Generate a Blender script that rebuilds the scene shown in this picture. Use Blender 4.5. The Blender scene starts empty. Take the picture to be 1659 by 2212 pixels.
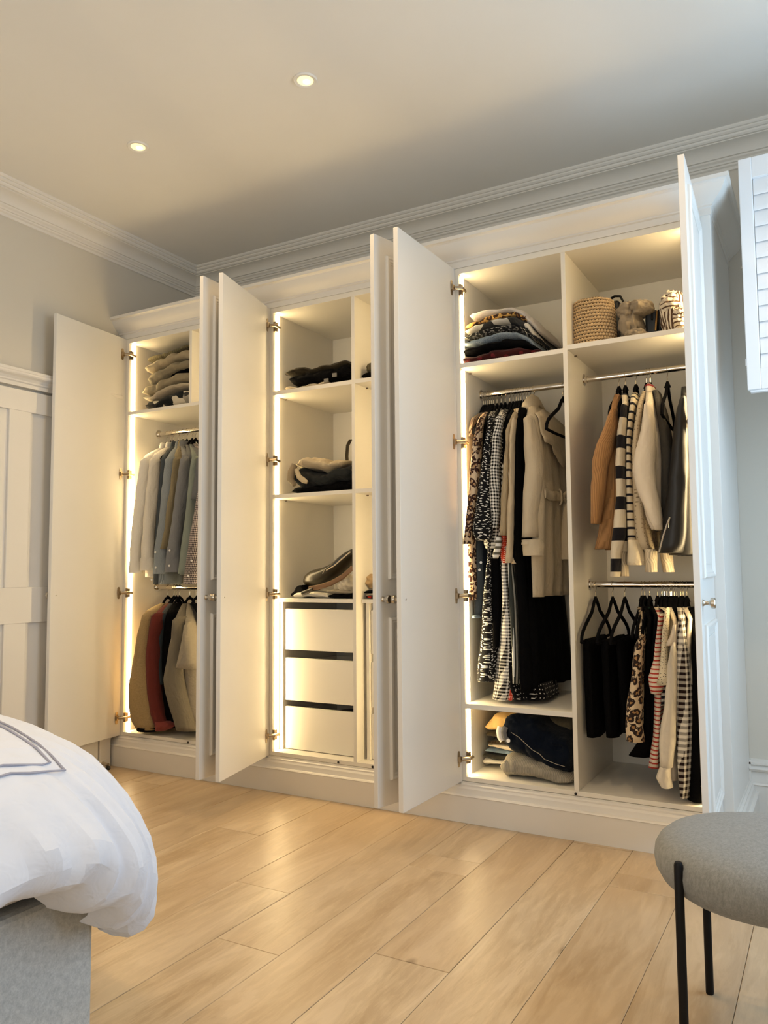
import bpy, math, random
from math import sin, cos, pi, sqrt, floor
from mathutils import Vector, Matrix, noise

# ------------------------------------------------------------------ camera
S = bpy.context.scene
C = S.collection
cd = bpy.data.cameras.new('camera'); cam = bpy.data.objects.new('camera', cd); C.objects.link(cam)
cd.sensor_fit = 'VERTICAL'; cd.sensor_height = 36; cd.lens = 36*1703.85/2212; cd.clip_start = .02
_R = Vector((.869597, .493689, -.008517)); _U = Vector((.044495, -.061174, .997135)); _F = Vector((-.491753, .867485, .075163))
M4 = Matrix((_R, _U, -_F)).transposed().to_4x4(); M4.translation = Vector((0, -3.0753, 1.03))
cam.matrix_world = M4
S.camera = cam
# ------------------------------------------------------------------ world, light, exposure
W = bpy.data.worlds.new('world'); S.world = W; W.use_nodes = True
bgn = W.node_tree.nodes['Background']; bgn.inputs[0].default_value = (.62, .78, 1, 1); bgn.inputs[1].default_value = .5
S.view_settings.view_transform = 'Standard'; S.view_settings.look = 'None'
S.view_settings.exposure = 0.0; S.view_settings.gamma = 1.0
S.cycles.use_denoising = True
S.cycles.sample_clamp_indirect = 6
WARM = (1.0, .68, .34)
def area(name, loc, rot, sx, sy, e, col, spread=180):
    l = bpy.data.lights.new(name, 'AREA'); l.shape = 'RECTANGLE'; l.size = sx; l.size_y = sy; l.energy = e; l.color = col
    l.spread = math.radians(spread)
    o = bpy.data.objects.new(name, l); C.objects.link(o); o.location = loc; o.rotation_euler = rot
    return o
area('window_daylight', (.92, -.85, 1.5), (0, math.radians(90), 0), 1.9, 1.6, 38, (.52, .76, 1))
area('rear_ceiling_fill', (-1.1, -4.70, 1.3), (math.radians(124), 0, 0), 2.6, 1.6, 40, (1, .90, .74))  # added warm fill in the rear opening, tilted up to brighten the ceiling
SPOT_E = 24
LED_E = 42

# ------------------------------------------------------------------ helpers
WL = {}
def link(o, parent, org):
    C.objects.link(o); WL[o] = Vector(org)
    if parent is not None:
        o.parent = parent; o.location = Vector(org)-WL[parent]
    else: o.location = org
    return o
def thing(name, label, cat, org, group=None):
    o = bpy.data.objects.new(name, None); o.empty_display_size = .05
    link(o, None, org); o['label'] = label; o['category'] = cat
    if group: o['group'] = group
    return o
def tag(o, label, cat, group=None):
    o['label'] = label; o['category'] = cat
    if group: o['group'] = group
    return o
def struct(o): o['kind'] = 'structure'; return o
def mk(name, VF, mat, parent=None, smooth=True, org=None, bev=0, uv=None, angle=40, label=None, wrapu=True):
    V, F = VF[0], VF[1]
    if uv is None and len(VF) > 2: uv = VF[2]
    if org is None:
        xs = [v[0] for v in V]; ys = [v[1] for v in V]; zs = [v[2] for v in V]
        org = ((min(xs)+max(xs))/2, (min(ys)+max(ys))/2, min(zs))
    me = bpy.data.meshes.new(name)
    me.from_pydata([(v[0]-org[0], v[1]-org[1], v[2]-org[2]) for v in V], [], F)
    if uv is not None:
        ul = me.uv_layers.new(name='UVMap'); 
        d = [0.0]*(2*len(me.loops))
        if len(uv) == len(V):
            um = max(q[0] for q in uv); 
            for p in me.polygons:
                li = list(p.loop_indices); us = [uv[me.loops[i].vertex_index] for i in li]
                hi, lo = max(q[0] for q in us), min(q[0] for q in us)
                seam = hi-lo > .05 and 0 <= lo < .03 and len(us) <= 4 and wrapu
                for i, q in zip(li, us): d[2*i] = (hi+.006) if (seam and q[0] < (hi+lo)/2) else q[0]; d[2*i+1] = q[1]
        else:
            for i in range(len(me.loops)): d[2*i], d[2*i+1] = uv[i]
        ul.data.foreach_set('uv', d)
    me.materials.append(mat)
    if smooth:
        me.polygons.foreach_set('use_smooth', [True]*len(me.polygons))
        if angle < 180:
            try: me.set_sharp_from_angle(angle=math.radians(angle))
            except Exception: pass
    me.update()
    o = bpy.data.objects.new(name, me); link(o, parent, org)
    if bev:
        b = o.modifiers.new('bevel', 'BEVEL'); b.width = bev; b.segments = 2; b.limit_method = 'ANGLE'
    if label: o['label'] = label
    return o
def box(x0, x1, y0, y1, z0, z1):
    V = [(x0,y0,z0),(x1,y0,z0),(x1,y1,z0),(x0,y1,z0),(x0,y0,z1),(x1,y0,z1),(x1,y1,z1),(x0,y1,z1)]
    return V, [(0,3,2,1),(4,5,6,7),(0,1,5,4),(1,2,6,5),(2,3,7,6),(3,0,4,7)]
def join(*L):
    V, F, U = [], [], []
    for m in L:
        b = len(V); V += m[0]; F += [tuple(i+b for i in f) for f in m[1]]
        if len(m) > 2: U += m[2]
    return (V, F, U) if len(U) == len(V) and U else (V, F)
def xf(m, f):
    return ([tuple(f(v)) for v in m[0]],)+tuple(m[1:])
def tube(pts, r, n=8, cap=True, flat=None):
    P = [Vector(p) for p in pts]; V = []; F = []; prev = None
    for i, p in enumerate(P):
        a = P[max(i-1, 0)]; b = P[min(i+1, len(P)-1)]; t = (b-a).normalized()
        if prev is None:
            up = Vector((0,0,1)) if abs(t.z) < .9 else Vector((1,0,0)); s = t.cross(up).normalized()
        else:
            s = (prev-t*prev.dot(t)).normalized()
        prev = s; u = s.cross(t)
        rr = r[i] if isinstance(r, (list, tuple)) else r
        ra, rb = (rr, rr) if flat is None else (rr*flat[0], rr*flat[1])
        for k in range(n):
            an = 2*pi*k/n; V.append(tuple(p+s*cos(an)*ra+u*sin(an)*rb))
    for i in range(len(P)-1):
        for k in range(n):
            a = i*n+k; b = i*n+(k+1) % n; F.append((a, b, b+n, a+n))
    if cap: F.append(tuple(range(n))[::-1]); F.append(tuple((len(P)-1)*n+k for k in range(n)))
    return V, F
def lathe(prof, n=32, c=(0,0,0)):   # prof [(r,z)]
    V, F = [], []
    for r, z in prof:
        for k in range(n):
            a = 2*pi*k/n; V.append((c[0]+r*cos(a), c[1]+r*sin(a), c[2]+z))
    for i in range(len(prof)-1):
        for k in range(n):
            a = i*n+k; b = i*n+(k+1) % n; F.append((a, b, b+n, a+n))
    F.append(tuple(range(n))[::-1]); F.append(tuple((len(prof)-1)*n+k for k in range(n)))
    return V, F
def extr(prof, a, b, f, cap=True):  # prof list of 2D; f(p,s) -> 3D ; s in a..b
    n = len(prof); V = [f(p, a) for p in prof]+[f(p, b) for p in prof]
    F = [(i, (i+1) % n, n+(i+1) % n, n+i) for i in range(n)]
    if cap: F += [tuple(range(n))[::-1], tuple(range(n, 2*n))]
    return V, F
def loft(R, capa=True, capb=True, closed=True):
    n = len(R[0]); V = [p for r in R for p in r]; F = []
    m = n if closed else n-1
    for i in range(len(R)-1):
        for k in range(m):
            a = i*n+k; b = i*n+(k+1) % n; F.append((a, b, b+n, a+n))
    if capa: F.append(tuple(range(n))[::-1])
    if capb: F.append(tuple((len(R)-1)*n+k for k in range(n)))
    return V, F
def nz(x, y=0, z=0): return noise.noise(Vector((x, y, z)))

# ------------------------------------------------------------------ materials
class NT:
    def __init__(s, name):
        s.m = bpy.data.materials.new(name); s.m.use_nodes = True; s.t = s.m.node_tree; s.b = s.t.nodes['Principled BSDF']
    def n(s, typ, **kw):
        nd = s.t.nodes.new(typ)
        for k, v in kw.items():
            if k.startswith('i_'):
                k = k[2:]; k = int(k) if k.isdigit() else k
                s.put(nd.inputs[k], v)
            else: setattr(nd, k, v)
        return nd
    def put(s, inp, v):
        if hasattr(v, 'is_linked') or hasattr(v, 'links'): s.t.links.new(v, inp)
        elif isinstance(v, tuple) and len(v) == 3 and inp.type == 'RGBA': inp.default_value = v+(1,)
        else: inp.default_value = v
    def math(s, op, a, b=0, c=None):
        nd = s.t.nodes.new('ShaderNodeMath'); nd.operation = op
        s.put(nd.inputs[0], a); s.put(nd.inputs[1], b)
        if c is not None: s.put(nd.inputs[2], c)
        return nd.outputs[0]
    def uv(s):
        if not hasattr(s, '_uv'):
            tc = s.n('ShaderNodeUVMap'); sp = s.n('ShaderNodeSeparateXYZ'); s.t.links.new(tc.outputs[0], sp.inputs[0])
            s._uv = (sp.outputs[0], sp.outputs[1], tc.outputs[0])
        return s._uv
    def obj(s): return s.n('ShaderNodeTexCoord').outputs['Object']
    def vec(s, x, y, z=0.0):
        c = s.n('ShaderNodeCombineXYZ'); s.put(c.inputs[0], x); s.put(c.inputs[1], y); s.put(c.inputs[2], z); return c.outputs[0]
    def noise(s, v, sc, det=3, rough=.5, dist=0):
        nd = s.n('ShaderNodeTexNoise'); s.put(nd.inputs['Vector'], v); nd.inputs['Scale'].default_value = sc
        nd.inputs['Detail'].default_value = det; nd.inputs['Roughness'].default_value = rough; nd.inputs['Distortion'].default_value = dist
        return nd.outputs[0]
    def vor(s, v, sc, rnd=1, feat='F1', dim='3D'):
        nd = s.n('ShaderNodeTexVoronoi'); nd.feature = feat; nd.voronoi_dimensions = dim; s.put(nd.inputs['Vector'], v); nd.inputs['Scale'].default_value = sc
        nd.inputs['Randomness'].default_value = rnd; return nd.outputs[0]
    def mix(s, f, a, b):
        nd = s.n('ShaderNodeMix'); nd.data_type = 'RGBA'; s.put(nd.inputs[0], f); s.put(nd.inputs[6], a); s.put(nd.inputs[7], b); return nd.outputs[2]
    def ramp(s, f, st):
        nd = s.n('ShaderNodeValToRGB'); s.put(nd.inputs[0], f); e = nd.color_ramp.elements
        while len(e) < len(st): e.new(.5)
        for i, (p, c) in enumerate(st):
            e[i].position = p; e[i].color = tuple(c)+(1,) if isinstance(c, (tuple, list)) else (c, c, c, 1)
        return nd.outputs[0]
    def out(s, col=None, rough=None, bump=None, bs=.3, bd=.002, **kw):
        if col is not None: s.put(s.b.inputs['Base Color'], col)
        if rough is not None: s.put(s.b.inputs['Roughness'], rough)
        if bump is not None:
            b = s.n('ShaderNodeBump'); b.inputs['Strength'].default_value = bs; b.inputs['Distance'].default_value = bd
            s.put(b.inputs['Height'], bump); s.t.links.new(b.outputs[0], s.b.inputs['Normal'])
        for k, v in kw.items(): s.put(s.b.inputs[k.replace('_', ' ')], v)
        return s.m
def paint(name, col, rough=.45, bs=.05, sc=220):
    t = NT(name); o = t.obj()
    c = t.mix(t.noise(o, 3.5, 2), tuple(x*.97 for x in col), tuple(min(1, x*1.02) for x in col))
    return t.out(c, rough, t.noise(o, sc, 2), bs, .001)
M_ceil = paint('ceiling paint', (.80, .775, .72), .75, .12, 90)
M_wall = paint('wall paint', (.66, .62, .54), .7, .12, 90)
M_trim = paint('cornice paint', (.79, .76, .70), .6)
M_joinery = paint('joinery paint', (.76, .735, .69), .38)
M_carc = paint('white melamine', (.80, .765, .685), .34, .1, 400)
M_door = paint('door paint', (.78, .76, .72), .36)
M_shut = paint('shutter paint', (.82, .83, .84), .4)
def metal(name, col, r):
    return NT(name).out(col, r, Metallic=1.0)
M_chrome = metal('chrome', (.78, .74, .68), .12)
M_nickel = metal('brushed nickel', (.55, .5, .42), .28)
M_steel = metal('hinge steel', (.42, .34, .24), .34)
M_wire = metal('hook wire', (.72, .66, .55), .22)
def plain(name, col, r=.6, **kw): return NT(name).out(col, r, **kw)
M_black = plain('black plastic', (.006, .006, .007), .45)
M_pin = plain('dark pin', (.16, .12, .08), .4)
M_legs = plain('black powder coat', (.004, .004, .005), .5, Specular_IOR_Level=.2)
M_glassk = plain('gasket', (.08, .08, .07), .5)
def led():
    t = NT('led strip'); t.b.inputs['Base Color'].default_value = (1, 1, 1, 1)
    t.b.inputs['Emission Color'].default_value = (1, .74, .38, 1); t.b.inputs['Emission Strength'].default_value = LED_E; return t.m
M_led = led()
def lamp():
    t = NT('lamp glow'); t.b.inputs['Emission Color'].default_value = (1, .84, .30, 1); t.b.inputs['Emission Strength'].default_value = 1.05; return t.m
M_lamp = lamp()
def lampc():
    t = NT('lamp core'); t.b.inputs['Emission Color'].default_value = (1, .95, .7, 1); t.b.inputs['Emission Strength'].default_value = 3; return t.m
M_core = lampc()
def oak():
    t = NT('oak planks'); o = t.obj()
    oi = t.n('ShaderNodeObjectInfo').outputs['Random']
    off = t.math('MULTIPLY', oi, 37.0)
    sp = t.n('ShaderNodeSeparateXYZ'); t.put(sp.inputs[0], o)
    v = t.vec(t.math('ADD', sp.outputs[0], off), t.math('ADD', t.math('MULTIPLY', sp.outputs[1], .16), off), off)
    g1 = t.noise(v, 9, 5, .6, .9); g2 = t.noise(v, 55, 4, .65, .3)
    w = t.math('FRACT', t.math('MULTIPLY', g1, 9)); 
    w = t.math('ABSOLUTE', t.math('SUBTRACT', w, .5))
    k = t.vor(t.vec(t.math('ADD', sp.outputs[0], off), t.math('MULTIPLY', sp.outputs[1], .5), off), 4.2)
    knot = t.ramp(k, [(.0, 1.0), (.035, .85), (.08, 0.0)])
    c = t.mix(t.ramp(g1, [(.35, 0.0), (.65, 1.0)]), (.41, .30, .18), (.60, .48, .33))
    c = t.mix(t.math('MULTIPLY', w, .35), c, (.33, .22, .12))
    c = t.mix(t.ramp(g2, [(.45, 0.0), (.75, .6)]), c, (.68, .54, .36))
    c = t.mix(t.math('MULTIPLY', oi, .4), c, (.40, .265, .14))
    c = t.mix(t.math('MULTIPLY', knot, .75), c, (.14, .085, .045))
    r = t.ramp(g2, [(.3, .30), (.7, .44)])
    return t.out(c, r, g2, .12, .002)
M_oak = oak()
M_gap = plain('plank joint', (.16, .1, .055), .8)

def cloth(name, col, kind='plain', rough=.9, c2=None, sc=1.0, c3=None, weave=1400, bs=.25, sheen=.15, wr=1.0):
    bd_ = .0012; t = NT(name); u, v, uv = t.uv(); o = t.obj()
    uo = t.noise(o, 14, 3)
    base = t.mix(t.math('MULTIPLY', uo, .5), col, tuple(x*.86 for x in col))
    h = t.noise(uv, weave, 2)
    if kind == 'heather':
        base = t.mix(t.ramp(t.noise(t.vec(u, t.math('MULTIPLY', v, 3.0)), 420, 4, .8), [(.4, 0.0), (.6, 1.0)]), col, c2)
    elif kind == 'rib':       # knitted rib
        a = t.math('ABSOLUTE', t.math('SINE', t.math('MULTIPLY', u, 520*sc)))
        base = t.mix(a, tuple(x*.55 for x in col), col)
        n2 = t.noise(uv, 500, 3); base = t.mix(t.math('MULTIPLY', n2, .4), base, tuple(x*.7 for x in col)); h = a; bs = .8
    elif kind == 'vstripe':
        f = t.math('FRACT', t.math('MULTIPLY', u, sc)); base = t.mix(t.math('GREATER_THAN', f, .5), base, c2)
    elif kind == 'hstripe':
        f = t.math('FRACT', t.math('MULTIPLY', v, sc)); k = t.math('GREATER_THAN', f, c3 or .5); base = t.mix(k, base, c2)
    elif kind == 'gingham':
        a = t.math('GREATER_THAN', t.math('FRACT', t.math('MULTIPLY', u, sc)), .5)
        b = t.math('GREATER_THAN', t.math('FRACT', t.math('MULTIPLY', v, sc)), .5)
        f = t.math('MULTIPLY', t.math('ADD', a, b), .5)
        f = t.math('POWER', f, .75)
        base = t.mix(f, c2, col)
    elif kind == 'dots':
        nd = t.vor(t.vec(u, v), sc, .35, dim='2D'); base = t.mix(t.math('LESS_THAN', nd, c3 or .22), base, c2)
    elif kind == 'dash':
        ww = t.math('ADD', v, t.math('MULTIPLY', t.noise(uv, 14, 1), .05))
        nd = t.vor(t.vec(t.math('MULTIPLY', u, .32), ww), sc, .8, dim='2D'); base = t.mix(t.math('LESS_THAN', nd, .24), base, c2)
    elif kind == 'leopard':
        d = t.n('ShaderNodeVectorMath', operation='ADD')
        nn = t.n('ShaderNodeTexNoise'); t.put(nn.inputs['Vector'], uv); nn.inputs['Scale'].default_value = 70
        sc3 = t.n('ShaderNodeVectorMath', operation='SCALE'); t.put(sc3.inputs[0], nn.outputs[1]); sc3.inputs['Scale'].default_value = .022
        t.put(d.inputs[0], uv); t.put(d.inputs[1], sc3.outputs[0])
        nd = t.vor(d.outputs[0], sc, .85, dim='2D')
        gap = t.ramp(t.noise(uv, 60, 1), [(.34, 0.0), (.38, 1.0)])
        ring = t.math('MULTIPLY', t.math('MULTIPLY', t.math('GREATER_THAN', nd, .17), t.math('LESS_THAN', nd, .47)), gap)
        base = t.mix(t.math('LESS_THAN', nd, .19), base, c3 or (.35, .19, .08)); base = t.mix(ring, base, c2)
    elif kind == 'paisley':
        nd = t.noise(uv, 45, 1, .5, 2.5); f = t.math('GREATER_THAN', t.math('FRACT', t.math('MULTIPLY', nd, 12)), .55); base = t.mix(f, base, c2)
    elif kind == 'patch':
        nd = t.n('ShaderNodeTexVoronoi'); t.put(nd.inputs['Vector'], uv); nd.inputs['Scale'].default_value = sc; nd.distance = 'CHEBYCHEV'; nd.voronoi_dimensions = '2D'
        sp = t.n('ShaderNodeSeparateColor'); t.put(sp.inputs[0], nd.outputs[1])
        base = t.ramp(sp.outputs[0], [(.0, col), (.38, col), (.4, c2), (.66, c2), (.68, (.03, .03, .03)), (1, (.03, .03, .03))])
    elif kind == 'fleece':
        n2 = t.noise(uv, 120, 3, .6, 1.2); base = t.mix(n2, tuple(x*.6 for x in col), tuple(min(1, x*1.25) for x in col)); h = n2; bs = .7
    elif kind == 'denim':
        n2 = t.noise(t.vec(t.math('MULTIPLY', u, .3), v), 900, 3); base = t.mix(n2, col, c2 or tuple(x*2 for x in col))
    elif kind == 'lace':
        nd = t.vor(uv, sc, .5, dim='2D'); base = t.mix(t.math('LESS_THAN', nd, .16), base, c2); h = nd
    if kind in ('plain', 'heather', 'vstripe', 'hstripe', 'gingham', 'dash', 'dots', 'leopard', 'denim', 'paisley', 'patch') and wr:
        fo = t.noise(t.vec(u, t.math('MULTIPLY', v, .22)), 26, 2, .5, .6); f2 = t.noise(o, 22, 2, .5, 1.2)
        h = t.math('ADD', t.math('MULTIPLY', h, .05), t.math('ADD', t.math('MULTIPLY', fo, 1.0), t.math('MULTIPLY', f2, .8))); bs = .55; bd_ = .010*wr
    t.b.inputs['Specular IOR Level'].default_value = .18 if max(col) > .03 else .06
    return t.out(base, rough, h, bs, bd_, Sheen_Weight=sheen*.4)

# ------------------------------------------------------------------ room
XL, XR, YB, YF, ZC = -3.45, .70, .60, -4.6, 2.89
fl = struct(mk('floor', box(XL-.1, XR+.3, YF-.1, YB+.1, -.06, -.012), M_gap, smooth=False, org=(0, 0, -.06)))
random.seed(4)
col = 0; x1 = .635
ends = {-1.565: [-1.296], -1.125: [-1.161], -1.345: [-2.45, -.42], -2.225: [-.55], -1.785: [-.95], -.905: [-1.95, .1], -.685: [-2.3, -.28], -.465: [-1.35], -2.005: [-1.6], -2.445: [-1.1]}
while x1 > XL:
    x0 = round(x1-.22, 3)
    es = ends.get(x0) or [random.uniform(-2.6, -.4)]
    cuts = [YF]+sorted(set([e-1.9 for e in es if e-1.9 > YF+.3]+es+[e+1.9 for e in es if e+1.9 < YB-.2]))+[YB]
    for a, b in zip(cuts, cuts[1:]):
        g = .0007; h = random.uniform(-.0004, .0004)
        V, F = box(max(x0, XL)+g, x1-g, a+g, b-g, -.0125, 0+h-.0004)
        V2 = []
        e = .0014
        V2 = V[:4]+[(v[0]+(e if i in (0, 3) else -e), v[1]+(e if i in (0, 1) else -e), v[2]) for i, v in enumerate(V[4:])]
        # chamfered plank: bottom, shoulder, top
        V3 = V[:4]+[(v[0], v[1], v[2]-.001) for v in V[4:]]+V2[4:]
        F3 = [(0,3,2,1),(8,9,10,11)]
        for lo in (0, 4):
            for k in range(4): F3.append((lo+k, lo+(k+1) % 4, lo+4+(k+1) % 4, lo+4+k))
        mk('plank', (V3, F3), M_oak, fl, smooth=False)
    x1 = x0
struct(mk('ceiling', box(XL-.1, XR+.3, YF-.1, YB+.1, ZC, ZC+.1), M_ceil, smooth=False))
struct(mk('wall_back', box(XL-.1, XR+.3, YB, YB+.1, -.06, ZC), M_wall, smooth=False))
struct(mk('wall_left', box(XL-.1, XL, YF, YB, -.06, ZC), M_wall, smooth=False))
WY0, WY1, WZ0, WZ1 = -1.72, -.03, .5, 2.56
struct(mk('wall_right', join(box(XR, XR+.3, YF, WY0, -.06, ZC), box(XR, XR+.3, WY1, YB, -.06, ZC), box(XR, XR+.3, WY0, WY1, -.06, WZ0), box(XR, XR+.3, WY0, WY1, WZ1, ZC)), M_wall, smooth=False))
struct(mk('wall_rear', join(box(XL-.1, -2.5, YF-.12, YF, -.06, ZC), box(.3, XR+.3, YF-.12, YF, -.06, ZC), box(-2.5, .3, YF-.12, YF, -.06, .6), box(-2.5, .3, YF-.12, YF, 2.5, ZC)), M_wall, smooth=False))
def winframe(name, n, f, a0, a1):
    L = []
    for a, b, c, d in ((a0, a0+.06, WZ0, WZ1), (a1-.06, a1, WZ0, WZ1), (a0, a1, WZ0, WZ0+.06), (a0, a1, WZ1-.06, WZ1), ((a0+a1)/2-.03, (a0+a1)/2+.03, WZ0, WZ1), (a0, a1, 1.47, 1.53)):
        L.append(f(a, b, c, d))
    return struct(mk(name, join(*L), M_shut, smooth=False))
winframe('window_1', 1, lambda a, b, c, d: box(XR+.2, XR+.26, a, b, c, d), WY0, WY1)
winframe('window_2', 2, lambda a, b, c, d: box(a, b, YF-.1, YF-.05, c, d), -2.5, .3)

# cornice profile: d out from the wall, z down from the ceiling
CP = [(0, 0), (.182, 0), (.182, -.007), (.176, -.012), (.168, -.012), (.168, -.019), (.160, -.024), (.152, -.024), (.150, -.031), (.143, -.036), (.132, -.036), (.132, -.040),
      (.112, -.041), (.092, -.046), (.076, -.055), (.066, -.066), (.062, -.074), (.052, -.074), (.050, -.080), (.040, -.086), (.036, -.093), (.028, -.093), (.026, -.100), (.016, -.104), (.012, -.115), (0, -.115)]
def run_mitre(prof, f0, f1):
    n = len(prof); V = [f0(p) for p in prof]+[f1(p) for p in prof]
    return V, [(i, (i+1) % n, n+(i+1) % n, n+i) for i in range(n)]+[tuple(range(n))[::-1], tuple(range(n, 2*n))]
struct(mk('trim_1', run_mitre(CP, lambda p: (XL+p[0], YB-p[0], ZC+p[1]), lambda p: (XR-p[0], YB-p[0], ZC+p[1])), M_trim, angle=25))
struct(mk('trim_2', run_mitre(CP, lambda p: (XL+p[0], YF+p[0], ZC+p[1]), lambda p: (XL+p[0], YB-p[0], ZC+p[1])), M_trim, angle=25))
struct(mk('trim_3', run_mitre(CP, lambda p: (XR-p[0], YF+p[0], ZC+p[1]), lambda p: (XR-p[0], YB-p[0], ZC+p[1])), M_trim, angle=25))
# skirtings of the room
SKP = [(0, 0), (.022, 0), (.022, .134), (.028, .139), (.022, .146), (.020, .190), (.030, .195), (.036, .204), (.026, .210), (.020, .216), (.030, .222), (.030, .230), (.014, .236), (0, .240)]
struct(mk('baseboard_back', extr(SKP, -.338, XR, lambda p, s: (s, YB-p[0], p[1])), M_joinery, angle=25))
struct(mk('baseboard_right', extr(SKP, YF, YB-.03, lambda p, s: (XR-p[0], s, p[1])), M_joinery, angle=25))
struct(mk('baseboard_left', extr(SKP, YF, -1.42, lambda p, s: (XL+p[0], s, p[1])), M_joinery, angle=25))
# left wall: four panel door with moulded head
dr = struct(mk('door_1', box(XL, XL+.012, -1.13, -.125, .012, 1.935), M_joinery, smooth=False))
for (a, b, c, d) in ((-1.13, -.125, 1.83, 1.935), (-1.13, -.125, .795, .968), (-1.13, -.125, .012, .2), (-1.13, -1.01, .2, 1.83), (-.245, -.125, .2, 1.83)):
    mk('door_rail' if b-a > .5 else 'door_stile', box(XL+.012, XL+.026, a, b, c, d), M_joinery, dr, smooth=False, bev=.002)
for c, d in ((.2, .795), (.968, 1.83)):
    mk('door_muntin', box(XL+.012, XL+.026, -.692, -.575, c, d), M_joinery, dr, smooth=False, bev=.002)
struct(mk('trim_4', join(box(XL, XL+.03, -.118, -.045, 0, 1.95), box(XL, XL+.03, -1.23, -1.14, 0, 1.95)), M_joinery, smooth=False, bev=.003))
HP = [(0, 1.948), (.034, 1.948), (.034, 1.966), (.040, 1.971), (.040, 1.978), (.048, 1.990), (.062, 1.998), (.066, 2.004), (.066, 2.012), (.058, 2.018), (.058, 2.030), (0, 2.034)]
struct(mk('trim_5', extr(HP, -1.30, -.03, lambda p, s: (XL+p[0], s, p[1])), M_joinery, angle=25))
struct(mk('trim_6', box(XL, XL+.035, -.125, -.05, 0, .045), M_joinery, smooth=False))
ds = thing('door_stop', 'small grey door stop on the floor below the left wardrobe', 'door stop', (XL+.01, -.10, 0))
mk('bracket', tube([(XL+.03, -.10, .028), (XL+.055, -.10, .026), (XL+.075, -.10, .022)], [.010, .009, .011], 12), M_nickel, ds)
mk('buffer', lathe([(.009, 0), (.011, .003), (.011, .012), (.008, .016)], 14, (XL+.078, -.10, 0)), M_black, ds)

# ------------------------------------------------------------------ ceiling downlights
def downlight(x, y, label):
    t = thing('downlight', label, 'downlight', (x, y, ZC-.004), 'recessed ceiling downlights')
    mk('trim_ring', lathe([(.030, .001), (.033, -.004), (.043, -.0055), (.046, -.002), (.046, .004)], 40, (x, y, ZC-.001)), M_trim, t)
    V, F = lathe([(.031, -.003), (.028, -.0015), (.024, -.001)], 32, (x, y, ZC-.0005)); mk('reflector', (V, F), M_lamp, t, org=(x, y, ZC-.004))
    mk('lamp_core', lathe([(.013, -.0055), (.013, -.003)], 24, (x, y+.008, ZC)), M_core, t)
    l = bpy.data.lights.new('spot', 'SPOT'); l.energy = SPOT_E; l.color = WARM; l.spot_size = math.radians(118); l.spot_blend = .8; l.shadow_soft_size = .035
    o = bpy.data.objects.new('spot', l); link(o, t, (x, y, ZC-.03))
downlight(-1.656, -.73, 'round recessed downlight, the right one of the two in the ceiling')
downlight(-2.556, -.716, 'round recessed downlight, the left one nearer the corner')
for x, y, lb_ in ((-.72, -.73, 'added unseen downlight in front of the right wardrobe, above the picture'), (.2, -.73, 'added unseen downlight over the stool by the window wall'), (-2.55, -2.6, 'added unseen downlight over the pillow end of the bed'),
                 (-1.65, -2.6, 'added unseen downlight over the foot of the bed'), (-.72, -2.6, 'added unseen downlight between the bed and the window wall'), (.1, -2.9, 'added unseen downlight nearest the window wall at the rear')):
    downlight(x, y, lb_)  # out-of-view downlights, added to give the room more warm light

# ------------------------------------------------------------------ wardrobes
ZB, ZT = .16, 2.343
TH = .018; D = .55; WW = .98; IZ0, IZ1 = ZB+TH, ZT-.025
HX = (-3.397, -2.388, -1.380)
DIV = (-2.926, -1.912, -.908)    # left face of the divider
NAMES = ('left', 'middle', 'right')
WLAB = ('white built-in wardrobe beside the left wall, open, with shirts and sweaters',
        'white built-in wardrobe in the middle, open, with shelves over drawers',
        'white built-in wardrobe on the right, open, packed with dresses and knitwear')
wr = []
hinge_z = (2.25, 1.578, .925, .254)
def local(o, ang, side):   # door-local (a along the leaf, b outwards thickness, z) -> world
    c, s = cos(ang), sin(ang)
    # left-hinged (side=1): leaf direction (c,-s), outer normal (-s,-c) ; right-hinged: (-c,-s), outer (s,-c)
    def f(a, b, z):
        if side > 0: return (o[0]+c*a-s*b, o[1]-s*a-c*b, z)
        return (o[0]-c*a+s*b, o[1]-s*a-c*b, z)
    return f
def lbox(f, a0, a1, b0, b1, z0, z1):
    V, F = box(a0, a1, b0, b1, z0, z1); return [f(*v) for v in V], F
PM = [(0, 0), (0, .007), (.004, .012), (.010, .012), (.014, .008), (.020, .008), (.024, .004), (.030, .003), (.030, 0)]
def panel_mould(f, a0, a1, z0, z1, b0):
    R = []
    for sx, sz in ((0, 0), (1, 0), (1, 1), (0, 1)):
        R.append([f(a0+(a1-a0)*sx+(p[0] if sx == 0 else -p[0]), b0+p[1], z0+(z1-z0)*sz+(p[0] if sz == 0 else -p[0])) for p in PM])
    R.append(R[0]); V, F = loft(R[:4], False, False); n = len(PM)
    for k in range(n): F.append((3*n+k, 3*n+(k+1) % n, (k+1) % n, k))
    return V, F
def knob(parent, f, a, b, z):
    prof = [(.0105, 0), (.0105, .003), (.0075, .006), (.006, .010), (.006, .018), (.009, .022), (.0155, .024), (.0165, .028), (.0165, .035), (.014, .038)]
    V, F = [], []; n = 24
    for r, h in prof:
        for k in range(n):
            an = 2*pi*k/n; V.append(f(a+r*cos(an), b+h, z+r*sin(an)))
    for i in range(len(prof)-1):
        for k in range(n):
            p = i*n+k; q = i*n+(k+1) % n; F.append((p, q, q+n, p+n))
    F.append(tuple(range(n))); F.append(tuple((len(prof)-1)*n+k for k in range(n)))
    return mk('knob', (V, F), M_nickel, parent, angle=35)
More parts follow.
